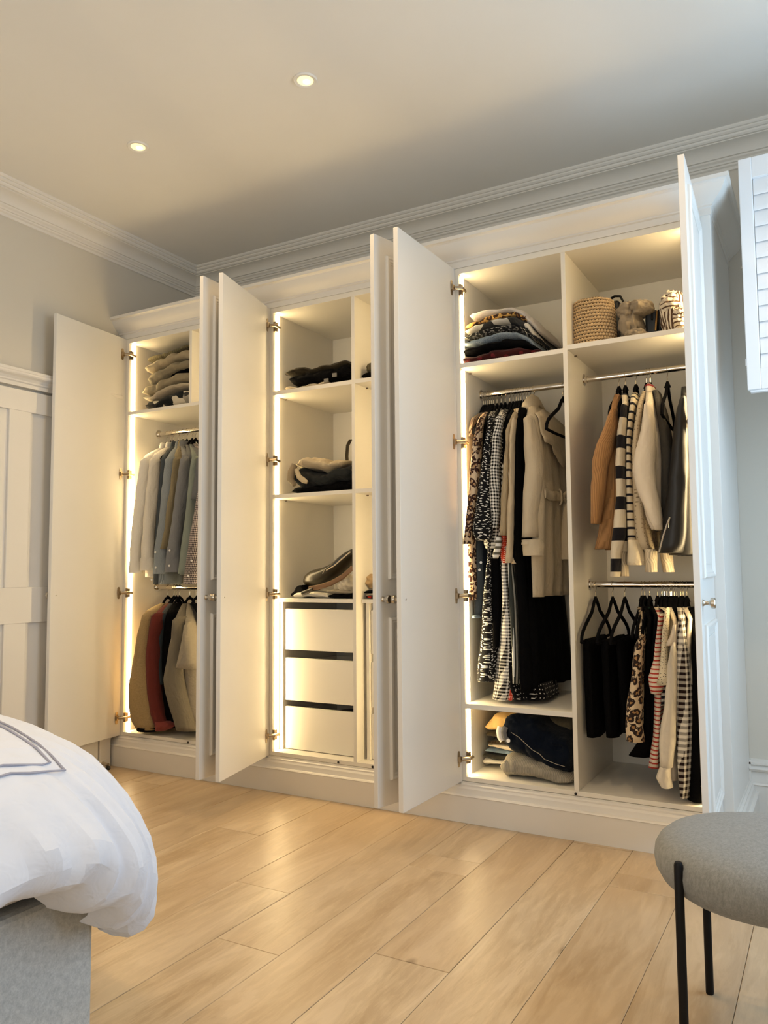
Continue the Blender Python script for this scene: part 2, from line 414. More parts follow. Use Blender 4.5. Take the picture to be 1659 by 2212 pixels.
def hinge(parent, f, z, xp, side):
    # cup plate on the leaf, arm, mounting plate on the side panel
    L = []
    n = 16; V = []
    for b in (0, -.0022):
        for k in range(n):
            an = 2*pi*k/n; V.append(f(.034+.011*cos(an), b, z+.032*max(-1, min(1, 1.25*sin(an)))))
    F = [(k, (k+1) % n, n+(k+1) % n, n+k) for k in range(n)]+[tuple(range(n, 2*n))]
    L.append((V, F))
    L.append(lbox(f, .026, .042, -.012, -.002, z-.011, z+.011))
    P0 = f(.026, -.010, z); sx = 1 if side > 0 else -1
    L.append(tube([P0, (xp+sx*.020, -.006, z+.001), (xp+sx*.018, .012, z), (xp+sx*.016, .034, z-.001)], [.0075, .0095, .009, .008], 8, flat=(1, .9)))
    L.append(box(min(xp, xp+sx*.012), max(xp, xp+sx*.012), .004, .026, z-.024, z+.024))
    L.append(box(min(xp, xp+sx*.016), max(xp, xp+sx*.016), .010, .036, z-.007, z+.007))
    return mk('hinge', join(*L), M_steel, parent, angle=30)
ANG = {(0, 1): math.radians(84.1), (1, 1): math.radians(76.2), (2, 1): math.radians(91.0),
       (0, -1): math.radians(92.3), (1, -1): math.radians(76.1), (2, -1): math.radians(92.5)}
DW = .503; DT = .020
for i, hx in enumerate(HX):
    w = thing('wardrobe', WLAB[i], 'wardrobe', (hx+WW/2, D/2, ZB)); wr.append(w)
    a, b = hx, hx+WW
    mk('side_panel', box(a, a+TH, 0, D, ZB, ZT), M_carc, w, smooth=False, bev=.0008)
    mk('side_panel', box(b-TH, b, 0, D, ZB, ZT), M_carc, w, smooth=False, bev=.0008)
    mk('back_panel', box(a+TH, b-TH, D-.006, D, IZ0, IZ1), M_carc, w, smooth=False)
    mk('top_panel', box(a+TH, b-TH, 0, D-.006, IZ1, ZT), M_carc, w, smooth=False, bev=.0008)
    mk('bottom_panel', box(a+TH, b-TH, 0, D-.006, ZB, IZ0), M_carc, w, smooth=False, bev=.0008)
    dv = DIV[i]
    z0 = IZ0
    if i == 0: z0 = 1.929
    mk('divider', box(dv, dv+TH, 0.001, D-.006, z0, IZ1), M_carc, w, smooth=False, bev=.0008)
    if i == 0:
        mk('shelf', box(a+TH, b-TH, .001, D-.006, 1.911, 1.929), M_carc, w, smooth=False, bev=.0008)
    else:
        for x0, x1 in ((a+TH, dv), (dv+TH, b-TH)):
            zt = 1.922 if i == 1 else (1.922 if x1 == dv else 1.933)
            mk('shelf', box(x0, x1, .001, D-.006, zt-.020, zt), M_carc, w, smooth=False, bev=.0008)
            mk('shelf_pin', box(x0, x0+.010, .10, .106, zt-.026, zt-.0205), M_pin, w, smooth=False)
            if i == 1:
                mk('shelf', box(x0, x1, .001, D-.006, 1.390, 1.409), M_carc, w, smooth=False, bev=.0008)
                mk('shelf_pin', box(x0, x0+.010, .10, .106, 1.384, 1.3895), M_pin, w, smooth=False)
    # light strips
    segs = {0: [(IZ0, 1.911), (1.929, IZ1)], 1: [(IZ0, 1.390), (1.409, 1.902), (1.922, IZ1)], 2: [(IZ0, .456), (.476, 1.902), (1.922, IZ1)]}[i]
    for (p, q) in segs:
        mk('led_strip', box(a+TH, a+TH+.004, .026, .046, p+.004, q-.004), M_led, w, smooth=False, label='glowing warm white light strip')
    segs = {0: segs, 1: segs, 2: [(IZ0, 1.913), (1.933, IZ1)]}[i]
    for (p, q) in segs:
        mk('led_strip', box(b-TH-.004, b-TH, .026, .046, p+.004, q-.004), M_led, w, smooth=False, label='glowing warm white light strip')
    # doors
    for side in (1, -1):
        ang = ANG[(i, side)]
        o = (hx+.001, 0) if side > 0 else (hx+WW+(.006 if i == 2 else .012), -.004)
        f = local(o, ang, side)
        d = mk('door', lbox(f, 0, DW, 0, DT, ZB-.002, ZT), M_door, w, smooth=False, bev=.0012)
        WLd = d
        for z0, z1 in ((.248, .855), (1.0, 2.272)):
            mk('panel_moulding', panel_mould(f, .068, DW-.066, z0, z1, DT-.0005), M_door, d, angle=25)
            g = mk('raised_panel', lbox(f, .068+.045, DW-.066-.045, DT-.0005, DT+.003, z0+.045, z1-.045), M_door, d, smooth=False, bev=.002)
        knob(d, f, DW-.034, DT, .925)
        mk('knob_screw', tube([f(DW-.034, 0, .925), f(DW-.034, -.0012, .925)], .0032, 10), M_nickel, d)
        for hz in hinge_z:
            hinge(d, f, hz, (hx+TH if side > 0 else hx+WW-TH), side)
    # black door catches on the bottom edge
    for cx in {0: (-2.905,), 1: (-1.992, -1.812), 2: (-.902,)}[i]:
        V = tube([(cx, -.0006, .1675), (cx, -.003, .1675)], .0052, 16); mk('door_catch', V, M_black, w)
    # frame stiles between the wardrobes
    if i < 2: mk('filler_strip', box(b, HX[i+1], .0, .02, ZB, ZT), M_joinery, w, smooth=False)
mk('filler_strip', box(XL, HX[0], .0, .02, ZB, ZT), M_joinery, wr[0], smooth=False)
mk('filler_strip', box(HX[2]+WW, -.339, .0, .02, 0, ZT+.03), M_joinery, wr[2], smooth=False, bev=.001)
mk('end_panel', box(-.357, -.339, .02, YB-.002, 0, ZT+.03), M_joinery, wr[2], smooth=False)
# middle wardrobe: recessed drawers
def drawers(w, x0, x1, xa):
    mk('drawer_cheek', box(xa, xa+.016, .062, D-.01, IZ0, .886), M_carc, w, smooth=False, bev=.0006)
    mk('shelf', box(x0+.004, x1, .045, D-.006, .886, .904), M_carc, w, smooth=False, bev=.0008)
    for z0, z1 in ((.654, .852), (.4114, .615), (.181, .3812)):
        a, b = xa+.018, x1-.002
        d = mk('drawer', join(box(a+.012, a+.026, .093, .50, z0+.01, z1-.03), box(b-.026, b-.012, .093, .50, z0+.01, z1-.03), box(a+.012, b-.012, .5, .512, z0+.01, z1-.03), box(a+.012, b-.012, .093, .512, z0+.006, z0+.014)), M_carc, w, smooth=False)
        mk('drawer_front', box(a, b, .075, .093, z0, z1), M_carc, d, smooth=False, bev=.0012)
drawers(wr[1], HX[1]+TH, DIV[1], HX[1]+TH+.002)
drawers(wr[1], DIV[1]+TH, HX[1]+WW-TH, DIV[1]+TH+.016)
sk_ = tag(mk('dark_underwear', lathe([(.02, 0), (.14, .004), (.15, .02), (.13, .04), (.08, .052), (.02, .056)], 24, (-2.06, .24, .30)), cloth('drawer cloth', (.012, .012, .016))), 'dark folded clothing inside the lowest drawer of the middle wardrobe', 'clothing')
# right wardrobe: low shelf in the left bay
mk('shelf', box(HX[2]+TH, DIV[2], .001, D-.006, .456, .476), M_carc, wr[2], smooth=False, bev=.0008)
# rails
YR = .235
def rail(w, x0, x1, z):
    r = mk('clothes_rail', xf(tube([(x0, YR, z), (x1, YR, z)], .0125, 20), lambda v: v), M_chrome, w)
    for x, s in ((x0, 1), (x1, -1)):
        mk('rail_flange', tube([(x, YR, z), (x+s*.003, YR, z), (x+s*.004, YR, z), (x+s*.016, YR, z)], [.025, .025, .0155, .0155], 24), M_chrome, r)
RW1, RW1b, RW3, RW3R, RW3b = 1.836, .951, 1.827, 1.838, .968
rail(wr[0], HX[0]+TH, HX[0]+WW-TH, RW1); rail(wr[0], HX[0]+TH, HX[0]+WW-TH, RW1b)
rail(wr[2], HX[2]+TH, DIV[2], RW3); rail(wr[2], DIV[2]+TH, HX[2]+WW-TH, RW3R); rail(wr[2], DIV[2]+TH, HX[2]+WW-TH, RW3b)
# crown moulding over all three (mitred return on the right)
CR = [(0, 0), (.004, 0), (.004, .026), (.010, .030), (.010, .036), (.016, .041), (.022, .048), (.034, .056), (.046, .068), (.055, .082), (.060, .094), (.066, .099), (.075, .101), (.075, .116), (0, .116)]
def crown():
    X = -.339; n = len(CR); R = [[(XL, -p[0], ZT+p[1]) for p in CR], [(X+p[0], -p[0], ZT+p[1]) for p in CR], [(X+p[0], YB-.001, ZT+p[1]) for p in CR]]
    return loft(R)
tag(mk('crown_moulding', crown(), M_joinery, angle=25), 'white moulded cornice running along the tops of the three wardrobes', 'moulding')
mk('top_board', box(XL, -.345, .0, YB, ZT+.085, ZT+.1), M_joinery, [o for o in C.objects if o.name == 'crown_moulding'][0], smooth=False)
# skirting under the wardrobes
SW = [(0, 0), (.032, 0), (.032, .104), (.034, .107), (.030, .112), (.022, .114), (.020, .122), (.018, .134), (.012, .142), (.012, .148), (.004, .152), (.004, .159), (0, .159)]
def plinth():
    X = -.339; R = [[(XL, -p[0], p[1]) for p in SW], [(X+p[0], -p[0], p[1]) for p in SW], [(X+p[0], YB-.001, p[1]) for p in SW]]
    return loft(R)
pl = tag(mk('plinth_skirting', plinth(), M_joinery, angle=25), 'white moulded skirting board along the foot of the wardrobes', 'skirting')
tag(mk('door_shoe_edge', box(-.357, -.332, YB-.03, YB-.004, .0, .24), M_joinery, pl), '', ''); 
_e = [o for o in C.objects if o.name == 'door_shoe_edge'][0]; _e.name = 'end_block'; del _e['label']; del _e['category']

# ------------------------------------------------------------------ plantation shutter
sh = thing('plantation_shutter', 'white louvred plantation shutter, folded out beside the wardrobes', 'shutter', (.0, .0, 1.66))
SY = .0; SZ0, SZ1 = 1.668, 2.526
def leaf(x0, x1, first):
    st = .045
    for (a, b) in ((x0, x0+st), (x1-st, x1)):
        mk('shutter_stile', box(a, b, SY, SY+.028, SZ0, SZ1), M_shut, sh, smooth=False, bev=.003)
    mk('shutter_rail', box(x0+st, x1-st, SY+.002, SY+.026, SZ1-.078, SZ1), M_shut, sh, smooth=False, bev=.002)
    mk('shutter_rail', box(x0+st, x1-st, SY+.002, SY+.026, SZ0, SZ0+.075), M_shut, sh, smooth=False, bev=.002)
    z = SZ0+.075+.024; n = 12; pit = (SZ1-.078-SZ0-.075)/n
    me0 = None
    for k in range(n):
        zc = SZ0+.075+pit*(k+.5); R = []
        for x in (x0+st+.002, x1-st-.002):
            r = []
            for q in range(12):
                an = 2*pi*q/12; a_, b_ = .0355*cos(an), .0050*sin(an); t = math.radians(80)
                r.append((x, SY+.014+a_*cos(t)-b_*sin(t), zc+a_*sin(t)+b_*cos(t)))
            R.append(r)
        if me0 is None: l0 = mk('louvre', loft(R), M_shut, sh); me0 = (l0, zc)
        else:
            c = l0.copy(); C.objects.link(c); c.location = l0.location+Vector((0, 0, zc-me0[1]))
    if first:
        mk('shutter_catch', box(x0-.004, x0, SY+.008, SY+.018, 1.76, 1.785), M_shut, sh, smooth=False)
        mk('shutter_catch', box(x0-.004, x0, SY+.008, SY+.018, 2.12, 2.128), M_nickel, sh, smooth=False)
    mk('shutter_bottom_bead', box(x0+.008, x1, SY+.006, SY+.032, SZ0-.008, SZ0), M_shut, sh, smooth=False, bev=.002)
leaf(-.238, .225, True); leaf(.228, .691, False)

# ------------------------------------------------------------------ stool
SC = (-.145, -1.13)
stl = thing('stool', 'round grey upholstered stool with thin black metal legs', 'stool', (SC[0], SC[1], 0))
def felt(name, a, b, s1, s2, bs=.4, st=1.0):
    t = NT(name); o = t.obj(); mp = t.n('ShaderNodeMapping'); t.put(mp.inputs[0], o); mp.inputs['Scale'].default_value = (1, 1, st)
    n1 = t.noise(mp.outputs[0], s1, 4, .7, .4); n2 = t.noise(mp.outputs[0], s2, 3, .6)
    f = t.ramp(t.math('ADD', t.math('MULTIPLY', n1, .6), t.math('MULTIPLY', n2, .4)), [(.38, 0.0), (.62, 1.0)])
    t.b.inputs['Specular IOR Level'].default_value = .15
    return t.out(t.mix(f, a, b), .95, n2, bs, .001, Sheen_Weight=.1)
M_stool = felt('grey stool wool', (.185, .19, .185), (.27, .275, .265), 160, 600, .3, .35)
prof = [(.02, .322), (.10, .323), (.17, .327), (.205, .335), (.226, .350), (.238, .372), (.2405, .390), (.238, .408), (.229, .424), (.213, .437), (.18, .447), (.12, .453), (.05, .456), (.01, .4565)]
V, F = lathe(prof, 64, (SC[0], SC[1], 0)); UVs = []
for j, (r, z) in enumerate(prof):
    for k in range(64):
        an = 2*pi*k/64; UVs.append((SC[0]+r*cos(an), SC[1]+r*sin(an)+z))
mk('seat', (V, F, UVs), M_stool, stl)
0 and mk('seat_seam', lathe([(.2385, .400), (.2412, .4015), (.2412, .4035), (.2385, .405)], 64, (SC[0], SC[1], 0)), M_stool, stl)
for sx in (-1, 1):
    for sy in (-1, 1):
        x, y = SC[0]+sx*.161, SC[1]+sy*.181
        mk('leg', tube([(x, y, 0), (x, y, .004), (x, y, .418), (x, y, .424)], [.0085, .0095, .0095, .007], 16), M_legs, stl)

# ------------------------------------------------------------------ bed
bed = thing('bed', 'grey upholstered bed at the left, far corner in view', 'bed', (-2.35, -2.75, 0))
M_bed = felt('bed felt', (.40, .43, .45), (.56, .59, .60), 75, 320, .6)
def bx_uv(x0, x1, y0, y1, z0, z1):
    V, F = box(x0, x1, y0, y1, z0, z1); return V, F, [(v[0]+v[1], v[2]+v[1]*.3) for v in V]
BX, BY = -1.352, -1.912
mk('bed_base', bx_uv(-3.38, BX, -3.60, BY, .03, .40), M_bed, bed, smooth=False, bev=.012)
mk('mattress', box(-3.38, BX-.01, -3.59, BY-.01, .40, .60), plain('mattress ticking', (.7, .7, .72), .9), bed, smooth=False, bev=.04)
mk('headboard', bx_uv(-3.445, -3.385, -3.62, BY+.01, .05, 1.05), M_bed, bed, smooth=False, bev=.02)
for x, y in ((-3.3, -3.5), (-3.3, BY-.1), (BX-.08, -3.5), (BX-.08, BY-.08)):
    mk('leg', tube([(x, y, 0), (x, y, .035)], .02, 12), M_legs, bed)
M_duv = cloth('white cotton', (.74, .79, .90), 'plain', .8, weave=2500, sheen=.1, wr=.6)
def duvet():
    # rings around the bed, clockwise; prof: (inset(+)/outset(-), z)
    P = [(.74, .752), (.60, .760), (.45, .766), (.32, .766), (.22, .762), (.14, .752), (.07, .735), (.01, .704), (-.045, .662), (-.085, .610), (-.110, .560), (-.118, .520), (-.105, .486), (-.070, .470), (-.02, .485)]
    x0, x1, y0, y1 = -3.22, BX+.045, -3.60, BY
    R = []; N = 220
    for j, (ins, z) in enumerate(P):
        ring = []
        hx, hy = (x1-x0)/2-ins, (y1-y0)/2-ins; cx, cy = (x0+x1)/2, (y0+y1)/2
        rad = max(.06, .20-ins*.15) if ins > 0 else .20-ins
        rad = min(rad, hx*.95, hy*.95)
        per = []
        for k in range(N):
            t = 2*pi*k/N
            # superellipse direction param
            c, s = cos(t), sin(t); e = .27
            px = cx+hx*math.copysign(abs(c)**e, c); py = cy+hy*math.copysign(abs(s)**e, s)
            down = max(0, min(1, (.735-z)/.265))
            far = max(0, min(1, (s-.25)/.55))
            cor = max(0, 1-abs(t-pi/4)/.55)   # far/foot corner
            zz = z
            zz -= down*far*.11*down
            zz -= down*down*cor*.10
            out = down*(cor*.025+far*.02)
            px += c*out*.9; py += s*out
            w = nz(px*2.1, py*2.1, 3)*.02*(1-down*.5)
            fr = 26
            fold = down*.016*nz(t*fr*.5+down*1.6, down*2.2, 5)+down*.012*nz(t*fr*1.4-down*2, down*3, 9)+.004*nz(px*9+py*4, zz*14, 2)
            rg = (1-abs(nz(t*15+down*1.2, down*.9+3, 7))*2.2); rg = max(0, rg)**3
            rg2 = max(0, 1-abs(nz(t*31-down*1.5, down*1.4, 11))*2.4)**3
            fold += min(1, down*1.5)*(.034*rg+.014*rg2)
            hem = down*down*.026*nz(t*9, 1, 2)
            px += c*fold*1.3; py += s*fold*1.3
            ring.append((px, py, zz+w+hem))
        R.append(ring)
    V, F = loft(R, True, False)
    return V, F, [(v[0], v[1]+v[2]) for v in V]
dv_ = mk('duvet', duvet(), M_duv, None); tag(dv_, 'thick white duvet with double stitched border, draped over the bed', 'duvet')
ss = dv_.modifiers.new('s', 'SUBSURF'); ss.levels = 1; ss.render_levels = 1
# stitched border lines lying on the duvet
bpy.context.view_layer.update()
from mathutils.bvhtree import BVHTree
_me = dv_.data; _T = BVHTree.FromPolygons([v.co+dv_.location for v in _me.vertices], [tuple(p.vertices) for p in _me.polygons])
def onduv(x, y):
    h = _T.ray_cast(Vector((x, y, 2)), Vector((0, 0, -1)))[0]; return (x, y, (h.z if h else .7)+.001)
M_cord = plain('grey cord', (.36, .37, .46), .8)
for off in (.0, .021):
    ex, ey = -1.285-off, -2.045-off*.8
    P = [onduv(ex, -3.2+k*.04) for k in range(int((ey+3.2)/.04)+1)]+[onduv(ex, ey)]+[onduv(ex-k*.04, ey) for k in range(1, 44)]
    mk('stitched_border', tube(P, .0022, 6), M_cord, dv_)
#GARMENTS
# ------------------------------------------------------------------ garments
def interp(rows, n):
    rows = sorted(rows, key=lambda r: -r[0]); z0, z1 = rows[0][0], rows[-1][0]; out = []
    for i in range(n+1):
        z = z0+(z1-z0)*i/n
        for a, b in zip(rows, rows[1:]):
            if a[0] >= z >= b[0]-1e-9:
                t = (a[0]-z)/max(1e-6, a[0]-b[0])
                t = t*t*(3-2*t)*.5+t*.5
                out.append(tuple(a[q]+(b[q]-a[q])*t for q in range(4))); break
    return out
def slab(rows, yb, xb, hwb, neck=None, fold=.004, seed=0, nr=40, fr=5, flare=0, open_=True, hem=.004, bdx=0):
    z0 = max(r[0] for r in rows); z1 = min(r[0] for r in rows)
    H = interp(rows, max(6, int((z0-z1)/.028)))
    S_ = []
    if neck:
        xn, zn = neck; z, xc, hw, yf = H[0]
        for t in (1, .8, .55, .3, .12):
            tt = sin(t*pi/2)
            S_.append((z+(zn-z)*(t**.8), xc+(xn-xc)*t, hw*(1-t)+.010*t, yf+(YR-.055-yf)*t, yb+(YR+.055-yb)*t, t))
    L = []
    for s_ in S_: L.append(s_)
    for h in H: L.append(h+(yb, 0))
    R = []; UV = []; nn = nr//2
    for (z, xc, hw, yf, ybb, t) in L:
        d = max(0, min(1, (z0-z)/max(.05, z0-z1)))
        xB = xb if not neck else xb*(1-t)+neck[0]*t
        xB += (xc-H[0][1])*.35*(d)+bdx*d
        hb = min(hwb, hw*1.3)*(1-t)+.010*t
        F_ = Vector((xc, yf+hw*.6)); B_ = Vector((xB, ybb)); ax = B_-F_; Ln = ax.length; ax.normalize(); nm = Vector((ax.y, -ax.x))
        ring = []; us = []; u = 0; prev = None
        for k in range(nr):
            if k < nn: s = (k+.5)/nn; sd = 1
            else: s = 1-(k-nn+.5)/nn; sd = -1
            s2 = (1-cos(pi*s))/2*.6+s*.4
            th = (hw+(hb-hw)*min(1, s2*1.3))*(max(0.0, 1-(2*s2-1)**8))**.5
            if s2 < .12: th = hw*sqrt(max(.02, 1-(1-s2/.12)**2))
            fd = fold*(.25+.9*d)*sin(s2*pi*fr*2+seed*1.7+2.5*nz(z*2.0, seed))*(1 if sd > 0 else -1)
            fd += fold*.7*nz(s2*6, z*5, seed+sd)
            p = F_+ax*(Ln*s2)+nm*sd*(th*(1+flare*d)+fd)
            zz = z+(hem*nz(s2*5, seed, 4)*2 if d > .98 else 0)
            q = (p.x, p.y, zz); ring.append(q)
            if prev: u += (Vector(q)-Vector(prev)).length
            us.append((u, z)); prev = q
        R.append(ring); UV += us
    # upside-down order keeps normals outward
    V, F = loft(R)
    n = nr
    return V, F, UV
def fixn(o):
    import bmesh
    bm = bmesh.new(); bm.from_mesh(o.data); bmesh.ops.recalc_face_normals(bm, faces=bm.faces); bm.to_mesh(o.data); bm.free(); return o
gz = {'A': RW1, 'B': RW1b, 'C': RW3, 'D': RW3R, 'E': RW3b}
def stretchtube(rows, dy, fold=.003, seed=0, nr=20, yo=0):
    H = interp(rows, max(5, int((max(r[0] for r in rows)-min(r[0] for r in rows))/.03))); R = []; UV = []
    z0, z1 = H[0][0], H[-1][0]
    tp = min(.02, (z0-z1)*.3) if z0-z1 > .1 else 0
    if tp: h0 = H[0]; H = [(h0[0]+tp, h0[1]+.004, h0[2]*.25, h0[3]+dy*.28), (h0[0]+tp*.75, h0[1]+.003, h0[2]*.65, h0[3]+dy*.16)]+H
    for (z, xc, hw, yf) in H:
        d = max(0, (z0-z)/(z0-z1)); dy_ = dy*(.4 if z > z0+tp*.9 else .75 if z > z0+tp*.5 else 1); ring = []; pr = None; u = 0
        for k in range(nr):
            a = 2*pi*k/nr+pi/2
            w = 1+fold/max(hw, .01)*nz(cos(a)*2, sin(a)*2+z*9, seed+z*14)
            dd = dy_*(.8+.2*sin(pi*min(1, d*1.4+.1)))
            q = (xc+hw*cos(a)*w, yf+dd*.5+dd*.5*sin(a)*w+yo, z); ring.append(q)
            if pr: u += (Vector(q)-Vector(pr)).length
            pr = q; UV.append((u, z))
        R.append(ring)
    V, F = loft(R); return V, F, UV
def garment(name, label, cat, mat, rail_, rows, hook=None, yb=.43, lean=None, hwb=.014, fold=.004, fr=5, seed=1, neckz=None, group=None, collar=False, sleeve=None, sdy=.09, cuff=None, buttons=None, flare=0, smat=None, sname='sleeve', nr=40, bdx=0):
    z0 = max(r[0] for r in rows); x0 = [r for r in rows if r[0] == z0][0][1]
    zr = gz[rail_]
    nk = None
    if hook is not None: nk = (hook, neckz if neckz else zr-.088)
    if nk and nk[1] < z0+.01: nk = (hook, z0+.02)
    xb = (lean if lean is not None else (hook if hook is not None else x0))
    g = mk(name, slab(rows, yb, xb, hwb, nk, fold, seed, nr, fr, flare, bdx=bdx), mat, None, angle=180)
    fixn(g); tag(g, label, cat, group)
    if collar:
        R = []; UV = []
        for h, w, ln in ((-.012, .016, .062), (.010, .018, .058), (.026, .015, .052), (.030, .010, .046), (.022, .007, .042)):
            r = []
            for k in range(24):
                a = 2*pi*k/24; r.append((nk[0]+w*cos(a), YR+ln*sin(a), nk[1]+h-.010*sin(a)*0)); UV.append((k*.01, h))
            R.append(r)
        V, F = loft(R, False, False); c = mk('collar', (V, F, UV), collar if collar is not True else mat, g, angle=180)
    if sleeve:
        s = fixn(mk(sname, stretchtube(sleeve, sdy, .004, seed), smat or mat, g, angle=180))
    if cuff:
        s = fixn(mk('cuff', stretchtube(cuff, sdy*1.05, .0015, seed+3), smat or mat, g, angle=60))
    if buttons:
        for (x, y, z) in buttons:
            mk('button', tube([(x, y, z), (x+.0005, y-.003, z)], .0055, 12), M_button, g)
    return g
M_button = plain('shirt button', (.75, .74, .7), .3)
# velvet hanger
M_velvet = plain('black velvet', (.004, .004, .005), .95, Specular_IOR_Level=.06)
def hanger_mesh():
    pts = []
    L = [(0, -.062), (.020, -.070), (.038, -.090), (.060, -.112), (.10, -.133), (.150, -.158), (.185, -.180), (.203, -.200), (.209, -.222)]
    out = [tube([(0, y, z) for y, z in L], .0085, 8, flat=(.75, 1)), tube([(0, -y, z) for y, z in L], .0085, 8, flat=(.75, 1)),
           tube([(0, -.212, -.222), (0, -.1, -.226), (0, .1, -.226), (0, .212, -.222)], .0065, 8, flat=(.9, 1)),
           tube([(0, 0, -.048), (0, 0, -.060), (0, 0, -.075)], [.004, .009, .014], 8, flat=(.4, 1))]
    return join(*out)
def hook_mesh():
    P = [(0, 0, -.052), (0, 0, -.030)]
    P2 = [(0, 0, -.030), (.001, .010, -.018)]
    for k in range(10):
        a = math.radians(-40+k*26); P2.append((.001, .0158*cos(a), .0158*sin(a)))
    return join(tube(P, .0021, 6), tube(P2, .0015, 6))
_hp = None
def hanger(rail_, x, yaw, label, group=None, dz=0, sc=1):
    global _hp
    z = gz[rail_]+dz
    if _hp is None:
        t = thing('coat_hanger', label, 'hanger', (x, YR, z), group)
        mk('hanger_body', hanger_mesh(), M_velvet, t, org=(0, 0, 0)).location = (0, 0, 0)
        mk('hook', hook_mesh(), M_wire, t, org=(0, 0, 0)).location = (0, 0, 0)
        _hp = t
    else:
        t = _hp.copy(); C.objects.link(t); t.location = (x, YR, z); t['label'] = label
        if group: t['group'] = group
        elif 'group' in t: del t['group']
        for ch in list(_hp.children):
            c = ch.copy(); C.objects.link(c); c.parent = t
    t.rotation_euler = (0, 0, math.radians(yaw)); t.scale = (1, sc, 1 if sc == 1 else .9); return t
random.seed(9)
def hangers(rail_, xs, label, group, own={}):
    for i, x in enumerate(xs):
        hanger(rail_, x, random.uniform(-2.5, 2.5), 'black velvet hanger holding the '+own[i] if i in own else label, group, sc=.8)

# cloth library
c_white = cloth('white cotton shirt', (.78, .75, .68), 'plain', .85)
c_white2 = cloth('off white oxford', (.70, .66, .58), 'plain', .85)
c_slate = cloth('slate cotton', (.055, .066, .076), 'plain', .85)
c_blue = cloth('blue grey oxford', (.17, .195, .215), 'vstripe', .85, c2=(.30, .33, .35), sc=330)
c_khaki = cloth('khaki shirt', (.24, .20, .12), 'plain', .85)
c_lilac = cloth('grey oxford', (.155, .16, .17), 'heather', .85, c2=(.21, .215, .225))
c_grey2 = cloth('mid grey shirt', (.13, .135, .14), 'plain', .85)
c_sage = cloth('sage shirt', (.22, .25, .215), 'plain', .85)
c_check = cloth('navy micro check', (.012, .010, .018), 'gingham', .85, c2=(.55, .47, .42), sc=105)
c_fleece = cloth('tan bouclé fleece', (.36, .26, .13), 'fleece', .98)
c_red = cloth('terracotta sweatshirt', (.135, .027, .021), 'plain', .95)
c_black = cloth('black cloth', (.0025, .0025, .003), 'plain', .9, sheen=0)
c_navy = cloth('ink navy cloth', (.004, .005, .01), 'plain', .9, sheen=.04)
c_dslate = cloth('dark slate jersey', (.03, .04, .048), 'plain', .9)
c_heather = cloth('grey marl jersey', (.125, .11, .08), 'heather', .95, c2=(.21, .185, .14))
c_marl2 = cloth('light grey marl', (.25, .215, .16), 'heather', .95, c2=(.35, .31, .24))
# ---- left wardrobe, upper rail
HA = [-3.3138,-3.2846,-3.2665,-3.227,-3.1913,-3.1594,-3.1208,-3.0929]
hangers('A', HA, 'black velvet hanger with a metal hook on the upper rail of the left wardrobe', 'hangers on the upper rail of the left wardrobe', {0: 'leftmost long white shirt', 2: 'second white shirt with creased sleeve', 3: 'dark slate denim shirt', 4: 'blue grey fine striped shirt', 5: 'plain grey shirt with white cuff buttons', 6: 'second plain grey and sage green shirts', 7: 'dark micro-checked shirt'})
garment('shirt', 'long white shirt, leftmost on the upper rail of the left wardrobe', 'shirt', c_white, 'A', [(1.678,-3.2916,.0356,.03),(1.615,-3.3099,.0412,.03),(1.385,-3.332,.0393,.03),(1.129,-3.3498,.0411,.03),(1.066,-3.3538,.0393,.03)], hook=HA[0], seed=2, collar=True, sleeve=[(1.647,-3.2717,.0265,0),(1.483,-3.2984,.0319,0),(1.306,-3.3195,.0356,0),(1.154,-3.3375,.032,0),(1.038,-3.3403,.0338,0)], cuff=[(1.098,-3.3355,.032,-.004),(1.033,-3.3358,.0373,-.004)])
garment('shirt', 'second white shirt on the left wardrobe upper rail, with a creased sleeve', 'shirt', c_white2, 'A', [(1.678,-3.2245,.0316,.03),(1.584,-3.2368,.0316,.03),(1.381,-3.2574,.0352,.03),(1.128,-3.2735,.0422,.03),(1.01,-3.2676,.0386,.03)], hook=HA[2], seed=3, collar=True, sleeve=[(1.643,-3.2084,.021,.005),(1.479,-3.2262,.0279,.005),(1.303,-3.2454,.0297,.005),(1.153,-3.2529,.0332,.005),(1.057,-3.2562,.0384,.005)], cuff=[(1.115,-3.2538,.0401,0),(1.047,-3.2472,.0417,0)])
garment('shirt', 'dark slate denim shirt between white and blue striped shirts', 'shirt', c_slate, 'A', [(1.655,-3.1563,.019,.03),(1.554,-3.1683,.019,.03),(1.378,-3.1876,.0208,.03),(1.127,-3.2037,.0208,.03),(.972,-3.2095,.0225,.03)], hook=HA[3], seed=4, collar=True)
garment('shirt', 'blue grey fine striped shirt with buttoned cuffs on the upper rail', 'shirt', c_blue, 'A', [(1.663,-3.1067,.0308,.03),(1.551,-3.1218,.0342,.03),(1.376,-3.1428,.0377,.03),(1.126,-3.1727,.0378,.03),(.972,-3.1699,.0446,.03)], hook=HA[4], seed=5, collar=True, sleeve=[(1.64,-3.0831,.0237,0),(1.472,-3.1023,.0322,0),(1.298,-3.1247,.0306,0),(1.15,-3.1493,.0341,0),(1.036,-3.1489,.0426,0)], cuff=[(1.111,-3.1445,.0374,-.004),(1.027,-3.1447,.0459,-.004)], buttons=[(-3.1403,-.012,1.1425), (-3.1354,-.012,1.0611), (-3.1772,0,.9971)])
